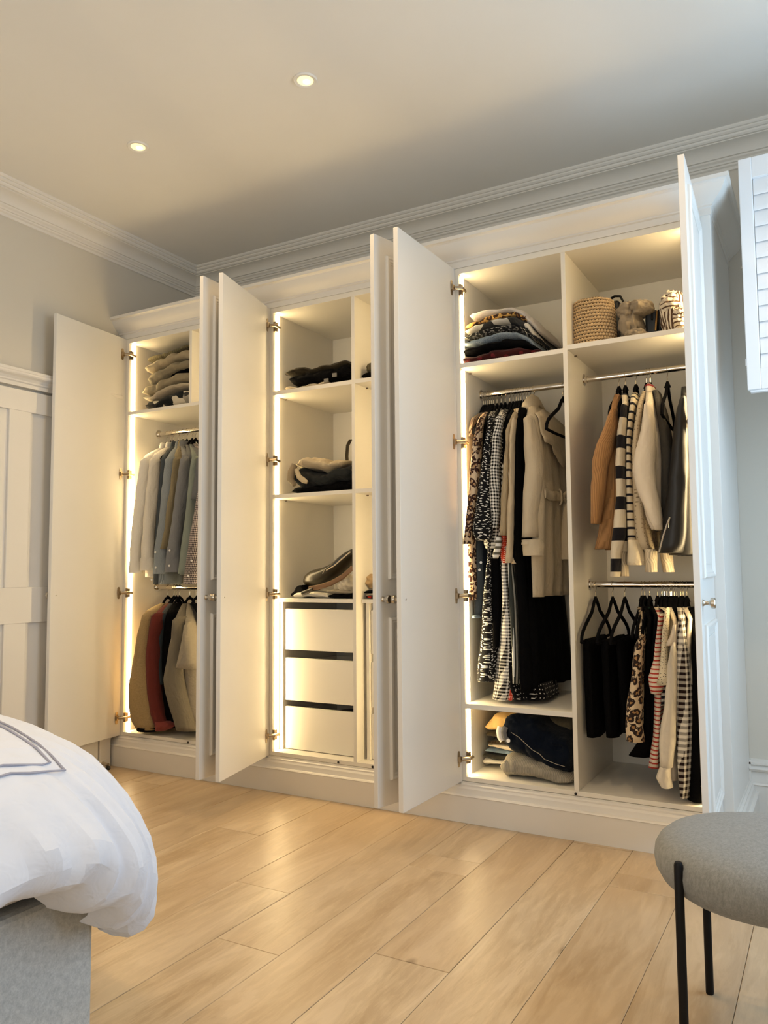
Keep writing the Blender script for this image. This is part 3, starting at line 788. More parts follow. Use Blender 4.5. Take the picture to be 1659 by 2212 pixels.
garment('shirt', 'khaki beige shirt between the blue striped and grey shirts', 'shirt', c_khaki, 'A', [(1.659,-3.0557,.0237,.03),(1.547,-3.0708,.0237,.03),(1.374,-3.0985,.0237,.03),(1.126,-3.1317,.0238,.03),(1.063,-3.1306,.0237,.03)], hook=HA[4]+.02, seed=6, collar=True, sleeve=[(1.638,-3.0391,.0167,.01),(1.47,-3.0616,.0185,.01),(1.298,-3.0925,.0186,.01),(1.16,-3.1256,.0204,.01)])
garment('shirt', 'plain grey shirt with white cuff buttons on the upper rail', 'shirt', c_lilac, 'A', [(1.655,-2.9987,.03,.03),(1.544,-3.0137,.0333,.03),(1.371,-3.0345,.0368,.03),(1.125,-3.0675,.0402,.03),(1.046,-3.0696,.0368,.03)], hook=HA[5], seed=7, collar=True, sleeve=[(1.632,-2.9794,.0198,0),(1.466,-3.0017,.0282,0),(1.295,-3.0306,.0299,0),(1.148,-3.0565,.0384,0),(1.043,-3.0631,.0467,0)], cuff=[(1.112,-3.0553,.0417,-.004),(1.036,-3.059,.05,-.004)], buttons=[(-3.0363,-.012,1.1502), (-3.0384,-.012,1.0699)])
garment('shirt', 'second plain grey shirt tucked before the sage green one', 'shirt', c_grey2, 'A', [(1.653,-2.9701,.0182,.04),(1.542,-2.9835,.0199,.04),(1.37,-3.0042,.0232,.04),(1.124,-3.0272,.0232,.04),(1.045,-3.0277,.0249,.04)], hook=HA[6], seed=8)
garment('shirt', 'sage green shirt on the upper rail of the left wardrobe', 'shirt', c_sage, 'A', [(1.649,-2.9244,.0278,.03),(1.563,-2.938,.0295,.03),(1.367,-2.9583,.0328,.03),(1.123,-2.9877,.0329,.03),(1.021,-3.0027,.0362,.03)], hook=HA[6]+.03, seed=9, sleeve=[(1.626,-2.9008,.0194,0),(1.461,-2.9181,.026,0),(1.291,-2.9385,.0293,0),(1.147,-2.9609,.0343,0),(1.026,-2.9738,.0359,0)])
garment('t_shirt', 'grey short-sleeved top with flared sleeve over the sage green shirt', 'top', c_grey2, 'A', [(1.645,-2.8837,.0259,.03),(1.535,-2.8921,.0292,.03),(1.365,-2.8996,.0324,.03),(1.122,-2.9063,.0355,.03)], hook=HA[7], seed=10, sleeve=[(1.627,-2.8589,.0225,0),(1.507,-2.8735,.0321,0),(1.415,-2.8803,.0466,0)], sdy=.08)
garment('shirt', 'dark micro-checked shirt, rightmost on the upper rail of the left wardrobe', 'shirt', c_check, 'A', [(1.606,-2.8494,.0369,.03),(1.485,-2.8656,.0419,.03),(1.364,-2.8867,.0452,.03),(1.17,-2.9069,.055,.03),(.989,-2.9272,.0648,.03)], hook=HA[7]+.03, seed=11, sleeve=[(1.575,-2.8172,.0286,-.01),(1.408,-2.8453,.0334,-.01),(1.24,-2.8767,.0415,-.01),(1.121,-2.8944,.0481,-.01),(.982,-2.907,.0594,-.01)], cuff=[(1.054,-2.8961,.0544,-.014),(.973,-2.903,.0625,-.014)], buttons=[(-2.8732,-.022,1.0942), (-2.8944,-.022,1.0158)])
garment('shirt', 'pale shirt tail hanging below the grey and green shirts', 'shirt', c_marl2, 'A', [(1.178,-3.1239,.0654,.16),(1.025,-3.1216,.072,.16),(.954,-3.1001,.0579,.16)], yb=.4, seed=12, hwb=.03)
# ---- left wardrobe, lower rail
HB = [-3.2918,-3.2455,-3.2278,-3.2032,-3.1266,-3.0751]
hangers('B', HB, 'black velvet hanger with a metal hook on the lower rail of the left wardrobe', 'hangers on the lower rail of the left wardrobe', {0: 'tan fleece jacket with black hem', 1: 'terracotta red sweatshirt', 2: 'dark slate blue jumper', 3: 'black coat on the lower left rail', 4: 'grey marl sweatshirt', 5: 'black jumper at the right of the lower left rail'})
garment('fleece_jacket', 'tan bouclé fleece jacket with black hem, leftmost on the lower rail', 'jacket', c_fleece, 'B', [(.824,-3.2272,.0328,0),(.766,-3.2537,.0399,0),(.629,-3.2787,.047,0),(.506,-3.2831,.0678,0),(.359,-3.2835,.0919,0),(.262,-3.271,.095,0),(.197,-3.2438,.072,0)], hook=HB[0], seed=21, hwb=.03, fold=.006, sleeve=[(.806,-3.2073,.0309,-.03),(.707,-3.2379,.0361,-.03),(.584,-3.2578,.0483,-.03),(.462,-3.2673,.0674,-.03),(.34,-3.2647,.081,-.03),(.245,-3.2403,.0821,-.03),(.207,-3.2139,.0662,-.03)], sdy=.11)
_fl = [o for o in C.objects if o.name == 'fleece_jacket'][0]
fixn(mk('black_hem', stretchtube([(.216,-3.2182,.0713,-.031),(.196,-3.2092,.0628,-.031)], .115, .001, 3), c_black, _fl, angle=180, label='black elastic hem'))
garment('sweatshirt', 'terracotta red sweatshirt beside the tan fleece', 'sweatshirt', c_red, 'B', [(.809,-3.1738,.0307,.01),(.767,-3.1935,.0342,.01),(.631,-3.2098,.036,.01),(.509,-3.2074,.0428,.01),(.364,-3.1859,.0441,.01),(.247,-3.1465,.0335,.01),(.219,-3.1292,.0368,.01)], hook=HB[1], seed=22, sleeve=[(.801,-3.1598,.0238,-.01),(.683,-3.1882,.0307,-.01),(.536,-3.1922,.0374,-.01),(.392,-3.1775,.0389,-.01),(.286,-3.1502,.0369,-.01),(.224,-3.1156,.0365,-.01)], sdy=.10)
fixn(mk('crumpled_cuff', stretchtube([(.253,-3.1161,.0433,-.01),(.23,-3.1057,.0664,-.01),(.205,-3.1186,.0267,-.01)], .12, .012, 5), cloth('terracotta rib', (.22, .05, .04), 'plain', .95), [o for o in C.objects if o.name == 'sweatshirt'][0], angle=180))
garment('jumper', 'dark slate blue jumper behind the black coat', 'jumper', c_dslate, 'B', [(.805,-3.138,.0254,.02),(.755,-3.1643,.0256,.02),(.632,-3.1706,.0238,.02),(.51,-3.1615,.017,.02),(.438,-3.1501,.0202,.02)], hook=HB[2], seed=23)
garment('coat', 'black coat between the red and grey marl sweatshirts', 'coat', c_black, 'B', [(.818,-3.0927,.0335,.02),(.769,-3.1053,.0403,.02),(.634,-3.1198,.0437,.02),(.513,-3.1211,.047,.02),(.369,-3.1052,.0466,.02),(.216,-3.0727,.0363,.02)], hook=HB[3], seed=24, hwb=.04, lean=HB[3]+.06)
garment('sweatshirt', 'grey marl sweatshirt with a drooping sleeve on the lower rail', 'sweatshirt', c_heather, 'B', [(.796,-2.9998,.0261,0),(.755,-3.0106,.0376,0),(.64,-3.0039,.0523,0),(.522,-2.9891,.0715,0),(.382,-2.9643,.0869,0),(.266,-2.9402,.0895,0),(.211,-2.9234,.0794,0)], hook=HB[4], seed=25, hwb=.03, fold=.007, sleeve=[(.787,-2.9767,.0227,-.04),(.692,-2.9833,.0373,-.04),(.597,-3.0013,.0471,-.04),(.478,-3.0107,.0682,-.04),(.409,-2.9918,.0695,-.04),(.318,-2.9566,.0672,-.04),(.228,-2.9202,.0633,-.04)], sdy=.12)
garment('t_shirt', 'light grey marl T-shirt over the sweatshirt, below a black hanger', 't-shirt', c_marl2, 'B', [(.776,-2.9154,.0256,-.02),(.693,-2.9175,.0415,-.02),(.552,-2.9059,.0572,-.02),(.367,-2.8844,.0567,-.02),(.275,-2.8706,.0501,-.02)], hook=HB[4]+.03, seed=26, sleeve=[(.763,-2.8769,.0157,-.07),(.675,-2.8788,.0378,-.07),(.593,-2.884,.0566,-.07),(.547,-2.8896,.0693,-.07)], sdy=.10)
garment('jumper', 'black jumper, rightmost on the lower rail of the left wardrobe', 'jumper', c_black, 'B', [(.81,-2.8513,.0475,.03),(.644,-2.8493,.0537,.03),(.456,-2.8534,.0598,.03),(.292,-2.8452,.0595,.03)], hook=HB[5], seed=27)

# ---- right wardrobe, left bay
HC = [-1.3508,-1.3418,-1.3305,-1.3215,-1.3126,-1.3036,-1.2858,-1.2659,-1.2461,-1.2242,-1.209,-1.1938,-1.183,-1.1722,-1.1572,-1.1444,-1.1295,-1.1147,-1.0957]
hangers('C', HC[:-1], 'black velvet hanger with a metal hook on the long rail of the right wardrobe', 'hangers on the long rail of the right wardrobe', {1: 'dark brown ribbed top', 3: 'leopard print dress on the long rail', 5: 'black blouse beside the leopard dress', 6: 'black dress with white dashes', 7: 'long plain black dress beside the dash print', 8: 'black and white gingham blouse', 9: 'black polka dot dress', 11: 'black jacket left of the beige cardigans', 12: 'short beige cardigan with cap sleeve', 13: 'longer pale beige cardigan', 15: 'black dress left of the trench coat', 16: 'long black coat behind the trench coat'})
c_leo = cloth('leopard print satin', (.66, .50, .33), 'leopard', .7, c2=(.035, .012, .008), sc=34, c3=(.42, .25, .12))
c_dash = cloth('black and white dash print', (.008, .008, .009), 'dash', .8, c2=(.70, .68, .62), sc=115)
c_ging = cloth('black gingham', (.006, .005, .005), 'gingham', .85, c2=(.80, .77, .70), sc=72)
c_ging2 = cloth('brown black gingham', (.018, .010, .010), 'gingham', .85, c2=(.78, .74, .66), sc=46)
c_dot = cloth('black polka dot', (.003, .003, .004), 'dots', .85, c2=(.55, .53, .48), sc=60, c3=.16)
c_str = cloth('olive and white stripe', (.12, .11, .08), 'hstripe', .85, c2=(.78, .76, .70), sc=42)
c_vst = cloth('black white long stripe', (.04, .045, .04), 'vstripe', .85, c2=(.72, .72, .68), sc=48)
c_rdot = cloth('red spotted cotton', (.55, .045, .02), 'dots', .85, c2=(.85, .6, .5), sc=120, c3=.25)
c_beige = cloth('beige knit', (.50, .385, .23), 'rib', .95, sc=1.2)
c_beige2 = cloth('pale beige knit', (.55, .43, .275), 'heather', .95, c2=(.60, .49, .33))
c_trench = cloth('trench gabardine', (.53, .445, .315), 'plain', .75, bs=.2)
c_denimd = cloth('ink denim', (.002, .0035, .008), 'denim', .9, c2=(.004, .008, .016))
c_brown = cloth('dark brown velour', (.035, .018, .012), 'vstripe', .7, c2=(.12, .09, .06), sc=90)
garment('top', 'dark brown ribbed top, leftmost in the right wardrobe', 'top', c_brown, 'C', [(1.685,-1.3333,.013,.05),(1.646,-1.3449,.0152,.05),(1.612,-1.3487,.0141,.05)], hook=HC[1], seed=31)
garment('dress', 'leopard print dress, nearest the left light strip of the right wardrobe', 'dress', c_leo, 'C', [(1.678,-1.2905,.0127,.03),(1.629,-1.3064,.0149,.03),(1.56,-1.3173,.0182,.03),(1.48,-1.3241,.0236,.03),(1.391,-1.329,.0203,.03),(1.253,-1.3433,.0193,.03),(1.134,-1.3572,.0182,.03),(1.016,-1.3614,.0247,.03),(.947,-1.3584,.0267,.03),(.904,-1.3549,.016,.03)], hook=HC[3], seed=32, fold=.003, sleeve=[(1.665,-1.2782,.0105,-.005),(1.563,-1.298,.0159,-.005),(1.465,-1.3083,.0201,-.005),(1.367,-1.3165,.0201,-.005),(1.231,-1.338,.016,-.005),(1.143,-1.346,.0159,-.005)], sdy=.07)
garment('blouse', 'black blouse between the leopard and dash-print dresses', 'blouse', c_black, 'C', [(1.679,-1.2679,.0117,.05),(1.57,-1.286,.0149,.05),(1.391,-1.2947,.016,.05),(1.173,-1.3021,.0149,.05)], hook=HC[5], seed=33)
garment('denim_jacket', 'dark denim jacket with round buttons beside the leopard dress', 'jacket', c_denimd, 'C', [(1.49,-1.2854,.0128,.05),(1.292,-1.3104,.0256,.05),(1.134,-1.3177,.0341,.05),(.976,-1.3185,.0361,.05),(.835,-1.3275,.0339,.05)], yb=.42, seed=34, hwb=.03, buttons=[(-1.2936,.035,1.0645), (-1.3006,.035,1.0333)])
_dj = [o for o in C.objects if o.name == 'denim_jacket'][0]
fixn(mk('pale_hem', stretchtube([(.839,-1.3366,.0266,.049),(.828,-1.3347,.0287,.049)], .2, .001, 3), cloth('washed denim', (.12, .16, .2), 'plain'), _dj, angle=180))
garment('dress', 'black dress with white dash print and a gathered sleeve', 'dress', c_dash, 'C', [(1.683,-1.2417,.0105,.03),(1.604,-1.2537,.0126,.03),(1.486,-1.2624,.0147,.03),(1.289,-1.2641,.0125,.03),(1.093,-1.2575,.0104,.03),(.973,-1.2703,.0166,.03),(.861,-1.2787,.0229,.03),(.803,-1.2757,.0312,.03),(.707,-1.2849,.0364,.03),(.61,-1.294,.0375,.03),(.564,-1.2969,.0312,.03)], hook=HC[6], seed=35, fold=.006, hwb=.03, sleeve=[(1.664,-1.227,.0093,-.015),(1.577,-1.2411,.0135,-.015),(1.48,-1.2534,.0177,-.015),(1.383,-1.2636,.0281,-.015),(1.286,-1.2696,.0364,-.015),(1.199,-1.2796,.0447,-.015),(1.158,-1.2752,.0312,-.015)], sdy=.10)
garment('dress', 'long plain black dress between dash-print and gingham dresses', 'dress', c_black, 'C', [(1.682,-1.2205,.0105,.04),(1.584,-1.233,.0126,.04),(1.387,-1.239,.0147,.04),(1.093,-1.2408,.0229,.04),(.899,-1.2405,.0227,.04),(.707,-1.2444,.0144,.04)], hook=HC[7], seed=36, hwb=.03)
garment('blouse', 'black and white gingham blouse with a puffed hem', 'blouse', c_ging, 'C', [(1.676,-1.1992,.0134,.02),(1.618,-1.2107,.0155,.02),(1.521,-1.2262,.0166,.02),(1.404,-1.2327,.0187,.02),(1.287,-1.232,.0176,.02),(1.19,-1.2443,.028,.02),(1.147,-1.2597,.0385,.02),(1.122,-1.2529,.027,.02)], hook=HC[8], seed=37, fold=.006, hwb=.025, sleeve=[(1.661,-1.1939,.0113,-.01),(1.584,-1.2078,.0134,-.01),(1.478,-1.2182,.0175,-.01),(1.381,-1.2202,.0195,-.01),(1.265,-1.2184,.0154,-.01),(1.207,-1.2185,.0102,-.01)], sdy=.08)
garment('dress', 'long black and white gingham dress reaching down to the shelf', 'dress', c_ging, 'C', [(1.131,-1.1927,.0143,.035),(1.044,-1.2006,.0144,.035),(.9,-1.2047,.0174,.035),(.804,-1.2036,.0285,.035),(.709,-1.2086,.0356,.035),(.614,-1.2167,.0417,.035),(.519,-1.2289,.0438,.035),(.488,-1.2356,.0399,.035)], seed=38, yb=.42, fold=.006, hwb=.03)
garment('dress', 'black polka dot dress between the gingham and beige pieces', 'dress', c_dot, 'C', [(1.641,-1.196,.0104,.05),(1.484,-1.2086,.0114,.05),(1.288,-1.2179,.0166,.05),(1.161,-1.2122,.0207,.05),(.899,-1.1951,.0183,.05),(.558,-1.1781,.0181,.05),(.492,-1.1475,.03,.05)], hook=HC[9], seed=39, hwb=.03)
garment('blouse', 'olive and white striped blouse, its looped cuff showing beside red spots', 'blouse', c_str, 'C', [(1.482,-1.1932,.0103,.045),(1.287,-1.2066,.0113,.045),(1.171,-1.2214,.0114,.045),(1.132,-1.2285,.0135,.045),(1.093,-1.2344,.0166,.045)], yb=.4, seed=40, sleeve=[(1.169,-1.2059,.0071,0),(1.13,-1.2097,.0122,0),(1.096,-1.2186,.0164,0),(1.079,-1.221,.0102,0)], sdy=.05)
garment('dress', 'red spotted dress showing below a beige cardigan sleeve', 'dress', c_rdot, 'C', [(1.285,-1.1895,.0123,.03),(1.15,-1.1975,.0154,.03),(1.092,-1.2018,.0184,.03),(1.061,-1.1953,.0215,.03)], yb=.4, seed=41)
garment('dress', 'red spotted hem hanging low beside the long gingham dress', 'dress', c_rdot, 'C', [(.708,-1.1806,.0162,.06),(.547,-1.1801,.0162,.06),(.491,-1.1934,.0122,.06)], yb=.4, seed=42)
garment('dress', 'long dress with black and white vertical stripes', 'dress', c_vst, 'C', [(1.063,-1.1756,.0102,.04),(.9,-1.169,.0162,.04),(.748,-1.1622,.0141,.04),(.635,-1.1606,.0121,.04),(.564,-1.1602,.008,.04)], yb=.42, seed=43, hwb=.03)
garment('jacket', 'black jacket with a sloping shoulder left of the beige cardigans', 'jacket', c_black, 'C', [(1.666,-1.1647,.0164,.04),(1.619,-1.1864,.0248,.04),(1.559,-1.1814,.0144,.04),(1.286,-1.1893,.0164,.04),(1.131,-1.1987,.0185,.04)], hook=HC[11], seed=44)
garment('cardigan', 'short beige cardigan with cap sleeve over a long sleeve', 'cardigan', c_beige, 'C', [(1.682,-1.1222,.0101,.02),(1.641,-1.1454,.0122,.02),(1.574,-1.155,.0122,.02),(1.477,-1.1612,.0122,.02),(1.284,-1.1714,.0142,.02),(1.188,-1.1775,.0142,.02)], hook=HC[12], seed=45, sleeve=[(1.669,-1.1262,.0091,0),(1.619,-1.1506,.0122,0),(1.552,-1.1571,.0111,0),(1.456,-1.1663,.0142,0),(1.283,-1.178,.0162,0),(1.176,-1.1864,.0142,0)], sdy=.06)
garment('cardigan', 'longer pale beige cardigan left of the black dress', 'cardigan', c_beige2, 'C', [(1.697,-1.1158,.0121,.02),(1.65,-1.135,.0101,.02),(1.554,-1.1473,.0081,.02),(1.379,-1.1511,.0101,.02),(1.187,-1.1593,.0121,.02),(1.091,-1.1634,.0141,.02),(1.057,-1.145,.0171,.02)], hook=HC[13], seed=46, sleeve=[(1.656,-1.1275,.006,0),(1.57,-1.1395,.0081,0),(1.377,-1.1467,.0091,0),(1.224,-1.155,.0121,0),(1.148,-1.1587,.0121,0),(1.061,-1.1656,.0131,0)], sdy=.06)
garment('dress', 'black dress between the beige cardigans and the trench coat', 'dress', c_black, 'C', [(1.705,-1.1034,.0121,.02),(1.658,-1.1176,.0171,.02),(1.474,-1.1237,.0191,.02),(1.282,-1.129,.0201,.02),(1.091,-1.1352,.022,.02),(.864,-1.1223,.0198,.02),(.565,-1.1172,.0236,.02),(.532,-1.116,.0177,.02)], hook=HC[15], seed=47, hwb=.04)
garment('coat', 'long black coat hanging behind and below the trench coat', 'coat', c_black, 'C', [(1.663,-1.1005,.0101,.06),(1.478,-1.1108,.0121,.06),(1.284,-1.1203,.0131,.06),(.995,-1.1298,.0241,.06),(.711,-1.1183,.0339,.06),(.541,-1.1182,.0298,.06)], hook=HC[16], seed=48, hwb=.012, lean=HC[16]-.01, yb=.49, bdx=.105)
garment('skirt', 'pale lined skirt under the black coat, its edge showing above the shelf', 'skirt', c_marl2, 'C', [(.631,-1.1222,.0221,.1),(.498,-1.1283,.0251,.1)], yb=.4, seed=49, hwb=.03)
garment('dress', 'black dress trailing on the shelf under the long black coat', 'dress', c_dot, 'C', [(.559,-1.1213,.0498,.07),(.512,-1.1184,.0655,.07),(.491,-1.1199,.0566,.07)], yb=.36, seed=50, hwb=.06)
# trench coat
tc = garment('trench_coat', 'beige belted trench coat, rightmost on the long rail', 'coat', c_trench, 'C', [(1.665,-1.0718,.024,.03),(1.587,-1.0656,.0278,.03),(1.471,-1.0624,.0258,.03),(1.355,-1.0473,.0196,.03),(1.241,-1.052,.0177,.03),(1.09,-1.0614,.0196,.03),(.92,-1.0635,.0137,.03)], hook=HC[17]+.005, seed=51, hwb=.022, lean=(-1.0491,.455,1.5189)[0], yb=.455, neckz=1.762, fold=.006, fr=4, sleeve=[(1.65,-1.0665,.0158,-.02),(1.56,-1.0606,.0274,-.02),(1.445,-1.0525,.0342,-.02),(1.351,-1.0606,.0342,-.02),(1.258,-1.0696,.0293,-.02),(1.164,-1.0727,.0302,-.02)], sdy=.13, cuff=[(1.154,-1.0666,.0369,-.024),(1.126,-1.0624,.0437,-.024),(1.089,-1.0604,.0407,-.024)], nr=64)
tx = HC[17]
def tpt(y, z, off=0):   # on the visible face of the trench
    return (tx+.018+off, y, z)
_T2 = BVHTree.FromPolygons([v.co+tc.location for v in tc.data.vertices], [tuple(p.vertices) for p in tc.data.polygons])
def onface(y, z, off=.003):
    h = _T2.ray_cast(Vector((-.9, y, z)), Vector((-1, 0, 0)))[0]
    return ((h.x if h else tx+.02)+off, y, z)
def flap():
    R = []; n = 22
    for j in range(7):
        r = []
        for k in range(n):
            s = k/(n-1); y = .075+.36*s
            zt = 1.735-.055*abs(s-.45)*2; zb = 1.53-.05*math.exp(-((s-.62)/.22)**2)+.03*(s < .25)
            z = zt+(zb-zt)*j/6; q = onface(y, z, .008+.010*(j > 4)+.004*(j == 6)); r.append(q)
        R.append(r)
    V, F = loft(R, False, False, False); return V, F, [(v[1], v[2]) for v in V]
fp = mk('storm_flap', flap(), c_trench, tc, angle=180); m_ = fp.modifiers.new('s', 'SOLIDIFY'); m_.thickness = .003; m_.offset = 0
zb = (-1.062,.35,1.3455)[2]
bl = mk('belt', tube([onface(.07+.38*k/14, zb+.004*sin(k*1.3), .006) for k in range(15)], .021, 8, flat=(.16, 1)), c_trench, tc)
mk('belt_knot', tube([onface(.30, zb+.006, .012), onface(.325, zb+.022, .022), onface(.35, zb+.004, .022), onface(.33, zb-.018, .018), onface(.31, zb, .014)], .011, 8, flat=(.5, 1)), c_trench, bl)
mk('belt_tail', tube([onface(.33, zb-.01, .014), onface(.325, zb-.07, .016), onface(.31, zb-.17, .014), onface(.30, zb-.27, .013)], [.009, .014, .018, .018], 8, flat=(.2, 1)), c_trench, bl)
mk('belt_loop', tube([onface(.27, zb+.035, .006), onface(.27, zb+.02, .013), onface(.27, zb-.02, .013), onface(.27, zb-.035, .006)], .004, 6), c_trench, tc)
cl = []
for s, (y, h, dx) in enumerate(((.12, -.042, .018), (.165, -.018, .024), (.21, .004, .022), (.255, .006, .022), (.30, -.016, .024), (.335, -.040, .02))):
    cl.append([(tx-dx, y, 1.752+h), (tx-dx*.6, y, 1.785+h), (tx, y, 1.797+h), (tx+dx*.8, y, 1.785+h), (tx+dx*1.6, y, 1.745+h), (tx+dx*1.4, y, 1.738+h), (tx, y, 1.75+h)])
V, F = loft(cl); fixn(mk('collar', (V, F, [(v[1], v[2]) for v in V]), c_trench, tc, angle=180))
fixn(mk('cuff_strap', stretchtube([(1.153,-1.0733,.0302,-.03),(1.134,-1.0738,.0302,-.03)], .14, .0005, 3), c_trench, tc, angle=60))
hanger('C', HC[17]+.002, 0, 'velvet hanger whose hook rises from the trench coat collar', sc=.8)
hanger('C', (-.9815,.235,1.8072)[0], -3, 'empty black velvet hanger in front of the beige trench coat')

# ---- right wardrobe, right bay, upper rail
HD = [-.7439,-.7174,-.6744,-.6319,-.6173,-.5504]
hangers('D', HD[:5], 'black velvet hanger with a metal hook on the upper rail of the right bay', 'hangers on the upper rail of the right bay', {0: 'camel ribbed cardigan', 1: 'chunky black and cream striped cardigan', 2: 'cream sweater with narrow navy stripes', 3: 'cream openwork knit sweater', 4: 'smooth cream sweater with red collar trim'})
hanger('D', HD[5], 3, 'empty black hanger seen edge-on between grey jumper and leather jacket')
c_camel = cloth('camel rib knit', (.45, .24, .10), 'rib', .98, sc=.62)
c_bwk = cloth('chunky black and cream knit', (.70, .62, .48), 'hstripe', .98, c2=(.010, .009, .012), sc=8.4, c3=.58, bs=.5)
c_bret = cloth('cream jersey with navy stripes', (.72, .62, .45), 'hstripe', .95, c2=(.012, .012, .02), sc=31, c3=.72)
c_ivory = cloth('ivory jersey', (.76, .66, .48), 'plain', .95)
c_point = cloth('cream pointelle knit', (.62, .51, .35), 'lace', .98, c2=(.25, .19, .12), sc=60)
c_cream = cloth('cream fine knit', (.74, .65, .52), 'plain', .95)
c_creamr = cloth('cream rib', (.70, .60, .44), 'rib', .95, sc=.5)
c_gryj = cloth('charcoal grey jersey', (.06, .055, .047), 'plain', .95)
def leather(name, col, r=.46):
    t = NT(name); o = t.obj(); return t.out(col, r, t.vor(o, 260), .12, .001)
c_lea = leather('black leather', (.006, .006, .007))
gc = garment('cardigan', 'camel ribbed cardigan, leftmost in the right bay', 'cardigan', c_camel, 'D', [(1.665,-.7249,.0125,.03),(1.62,-.737,.0161,.03),(1.538,-.7448,.0252,.03),(1.41,-.7486,.0323,.03),(1.283,-.756,.0358,.03),(1.175,-.7717,.0378,.03),(1.112,-.7871,.0405,.03)], hook=HD[0], seed=61, hwb=.035, fold=.005, sleeve=[(1.645,-.7152,.0105,-.035),(1.582,-.7312,.0212,-.035),(1.512,-.7563,.0337,-.035),(1.442,-.7761,.0303,-.035),(1.334,-.7855,.0258,-.035),(1.245,-.7961,.0197,-.035),(1.209,-.7997,.0152,-.035)], sdy=.12)
gs = garment('cardigan', 'chunky black and cream striped cardigan', 'cardigan', c_bwk, 'D', [(1.68,-.6802,.0097,.02),(1.623,-.6908,.015,.02),(1.533,-.7024,.0168,.02),(1.406,-.7054,.0176,.02),(1.262,-.7098,.0193,.02),(1.155,-.7165,.0263,.02),(1.101,-.7182,.0299,.02)], hook=HD[1], seed=62, sleeve=[(1.662,-.6775,.0096,-.01),(1.564,-.6919,.014,-.01),(1.439,-.701,.0157,-.01),(1.296,-.7035,.0174,-.01),(1.172,-.7117,.0253,-.01),(1.083,-.7283,.0184,-.01),(1.002,-.7334,.0193,-.01)], sdy=.09)
fixn(mk('ribbed_cuff', stretchtube([(1.102,-.711,.0159,.05),(1.003,-.7113,.0167,.05)], .08, .001, 3), c_creamr, gs, angle=180))
gb = garment('sweater', 'cream sweater with narrow navy stripes', 'sweater', c_bret, 'D', [(1.687,-.6492,.0104,.02),(1.62,-.6618,.0105,.02),(1.53,-.6743,.0096,.02),(1.404,-.6773,.0122,.02),(1.261,-.6791,.0131,.02),(1.14,-.6768,.0174,.02)], hook=HD[2], seed=63)
fixn(mk('ivory_hem', stretchtube([(1.142,-.6671,.019,0),(1.1,-.6599,.0309,0),(1.046,-.6564,.0377,0)], .16, .001, 3), c_ivory, gb, angle=180))
gp = garment('sweater', 'cream openwork knit sweater with a ribbed hem', 'sweater', c_point, 'D', [(1.654,-.6262,.0121,.03),(1.601,-.6383,.0121,.03),(1.512,-.6499,.014,.03),(1.404,-.6515,.0191,.03),(1.296,-.648,.0225,.03),(1.189,-.6445,.0225,.03),(1.105,-.6317,.0308,.03)], hook=HD[3], seed=64, hwb=.03)
for r_ in ([(1.106,-.6041,.0221,.02),(1.019,-.6035,.022,.02)], [(1.103,-.5647,.0222,.1),(1.018,-.5531,.0212,.1)]):
    fixn(mk('ribbed_cuff', stretchtube(r_, .09, .001, 3), c_creamr, gp, angle=180))
garment('sweater', 'smooth cream sweater with a bent elbow and red collar trim', 'sweater', c_cream, 'D', [(1.67,-.5908,.0136,.02),(1.622,-.5941,.0257,.02),(1.541,-.5933,.0358,.02),(1.434,-.5985,.0443,.02),(1.328,-.5968,.0425,.02),(1.221,-.585,.0304,.02),(1.183,-.5762,.0202,.02)], hook=HD[4], seed=65, hwb=.03, sleeve=[(1.649,-.5827,.0118,-.05),(1.565,-.5871,.0234,-.05),(1.479,-.6,.0369,-.05),(1.41,-.6106,.042,-.05),(1.339,-.6011,.0368,-.05),(1.269,-.5825,.029,-.05),(1.203,-.5673,.0214,-.05),(1.177,-.5583,.0164,-.05)], sdy=.13, collar=True)
mk('red_neck_trim', tube([(HD[4]+.014*cos(k*.35), YR+.055*sin(k*.35), RW3R-.088+.022) for k in range(18)], .004, 6), cloth('red collar trim', (.35, .03, .03)), [o for o in C.objects if o.name == 'sweater.002'][0])
garment('sweater', 'charcoal grey sweater between cream sweater and leather jacket', 'sweater', c_gryj, 'D', [(1.664,-.5573,.012,.05),(1.577,-.5449,.0169,.05),(1.469,-.5384,.0202,.05),(1.345,-.5442,.0185,.05),(1.222,-.5534,.0134,.05),(1.169,-.5535,.0118,.05)], hook=HD[4]+.025, seed=66, hwb=.03)
lj = garment('leather_jacket', 'black leather jacket with a zipped sleeve, rightmost in the right bay', 'jacket', c_lea, 'D', [(1.688,-.4557,.0181,.03),(1.627,-.4645,.0279,.03),(1.549,-.4705,.0345,.03),(1.426,-.4748,.041,.03),(1.287,-.4829,.0475,.03),(1.183,-.4898,.054,.03),(1.083,-.4884,.0523,.03)], hook=HD[5]+.07, seed=67, hwb=.04, sleeve=[(1.656,-.4589,.0129,-.03),(1.583,-.4696,.0243,-.03),(1.488,-.4778,.0291,-.03),(1.352,-.489,.0356,-.03),(1.232,-.502,.0413,-.03),(1.139,-.5141,.0471,-.03),(1.09,-.5256,.0439,-.03)], sdy=.12)
zp = [(-.5129,-.04,1.2203), (-.525,-.042,1.19), (-.5391,-.044,1.1477), (-.554,-.044,1.0936)]
mk('sleeve_zip', tube(zp, .003, 6), M_nickel, lj)
mk('zip_pull', tube([(-.515,-.048,1.2132), (-.5174,-.05,1.1809)], .0045, 8, flat=(1, .4)), M_chrome, lj)

